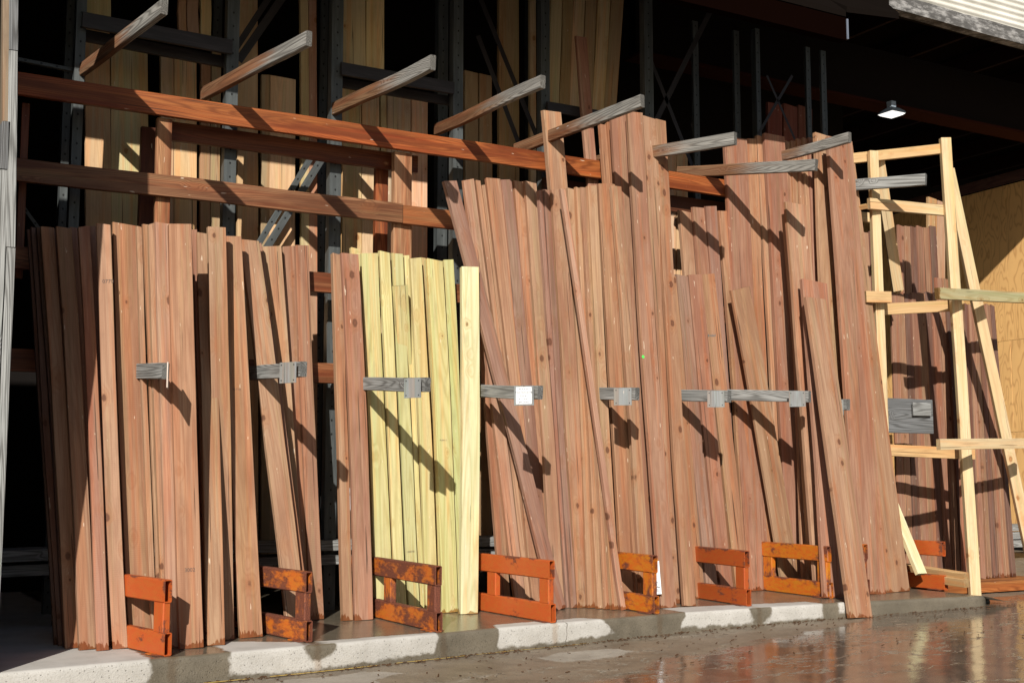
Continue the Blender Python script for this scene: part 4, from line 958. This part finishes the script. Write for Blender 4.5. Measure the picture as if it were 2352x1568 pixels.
# stacks of red pickets behind the frame
def pick(xl, xr, yt, xlb, xrb, Yf, Yt, n, group, place, c=('rose', 'brown', 'dark'), zf=.03, jit=3):
    for i in range(n):
        a = xl+(xr-xl)*i/n; b_ = xl+(xr-xl)*(i+1)/n; a2 = xlb+(xrb-xlb)*i/n; b2 = xlb+(xrb-xlb)*(i+1)/n
        T = ony((a+b_)/2, yt+rnd.uniform(-jit, jit), Yt+rnd.uniform(-.015, .015)); F = Vector((xat((a2+b2)/2, Yf, zf), Yf, zf))
        wd = xat(b_, Yt, T.z)-xat(a, Yt, T.z)
        lu = rnd.uniform(.80, 1.0); col = tuple(v*lu for v in C[c[i % len(c)]])
        o = plank("picket", F, T, wd*.97, .025, (math.sin(rnd.uniform(-.12, .12)), -1, 0), M_RED, col, cut=.01)
        tag(o, "%s picket, %s from left in %s" % ({'rose': 'reddish', 'brown': 'brown', 'dark': 'dark brown', 'purple': 'purplish'}[c[i % len(c)]], ORD[i], place), "picket", group)
pick(2062, 2151, 520, 2080, 2190, 8.65, 8.85, 6, "pickets of the upper rear stack", "the taller rear stack inside the pale frame")
pick(2047, 2188, 672, 2066, 2226, 8.05, 8.45, 9, "pickets of the low middle stack", "the low stack between the frame posts")
pick(2196, 2285, 700, 2212, 2337, 7.68, 8.05, 9, "pickets of the right stack", "the stack right of the frame post", zf=.02)
pick(2148, 2196, 640, 2186, 2228, 8.35, 8.60, 3, "pickets between the low and right stacks", "the narrow stack right behind the frame post")
pick(1970, 2010, 535, 2010, 2050, 8.7, 8.9, 3, "pickets behind the tall stack", "the narrow dark stack left of the frame")
for i, (a, b_) in enumerate(((2133, 2152), (2154, 2172), (2184, 2200))):
    bgboard(a, b_, 455+8*i, 0, Y=9.9, col='dim', z0=.2, label="dim grey-tan board deep behind the pale frame, %s from left" % ORD[i])
# grey lumber lying behind at the far right
for i in range(3):
    a = ony(2285, 1215+i*24, 10.2); o = plank("grey_timber", (a.x-.3, 10.2-.1*i, .30-.09*i), (a.x+3.2, 10.2-.1*i, .30-.09*i), .08, .2, (0, -1, 0), M_GREY, (.3, .3, .3))
    tag(o, "grey timber lying below the plywood wall, %s from top" % ORD[i], "timber", "grey timbers under the plywood wall")

# ------------------------------------------------------------------ lamp under the inner beam
q = ony(2048, 262, 9.45)
lamp = mk("ceiling_lamp", (q.x, q.y, q.z), "lit white canopy lamp hanging under the dark beam", "lamp")
def frust(n, prof):
    bm = bmesh.new(); rings = []
    for h_, z in prof: rings.append([bm.verts.new(p) for p in ((-h_, -h_, z), (h_, -h_, z), (h_, h_, z), (-h_, h_, z))])
    for a, b_ in zip(rings, rings[1:]):
        for i in range(4): bm.faces.new((a[i], a[(i+1) % 4], b_[(i+1) % 4], b_[i]))
    bm.faces.new(list(reversed(rings[0]))); bm.faces.new(rings[-1]); return bm
o = link_bm("housing", frust(4, [(.11, 0), (.10, .025), (.06, .06), (.04, .07)]), M_CASE); o.location = (q.x, q.y, q.z); lump(lamp, o)
me_, nt_, b_ = newmat("lit_lens"); b_.inputs['Emission Color'].default_value = (1, .98, .93, 1); b_.inputs['Emission Strength'].default_value = 1.1; b_.inputs['Base Color'].default_value = (.7, .7, .68, 1)
o = link_bm("lens", frust(4, [(.03, -.036), (.055, -.031), (.085, -.018), (.105, -.001)]), me_); o.location = (q.x, q.y, q.z); lump(lamp, o)
bm = bmesh.new(); box_bm(bm, -.035, .035, -.035, .035, .07, .14); o = link_bm("junction_box", bm, M_METAL); o.location = (q.x, q.y, q.z); lump(lamp, o)

for o in list(bpy.data.objects):
    if 'rank' in o.keys(): del o['rank']
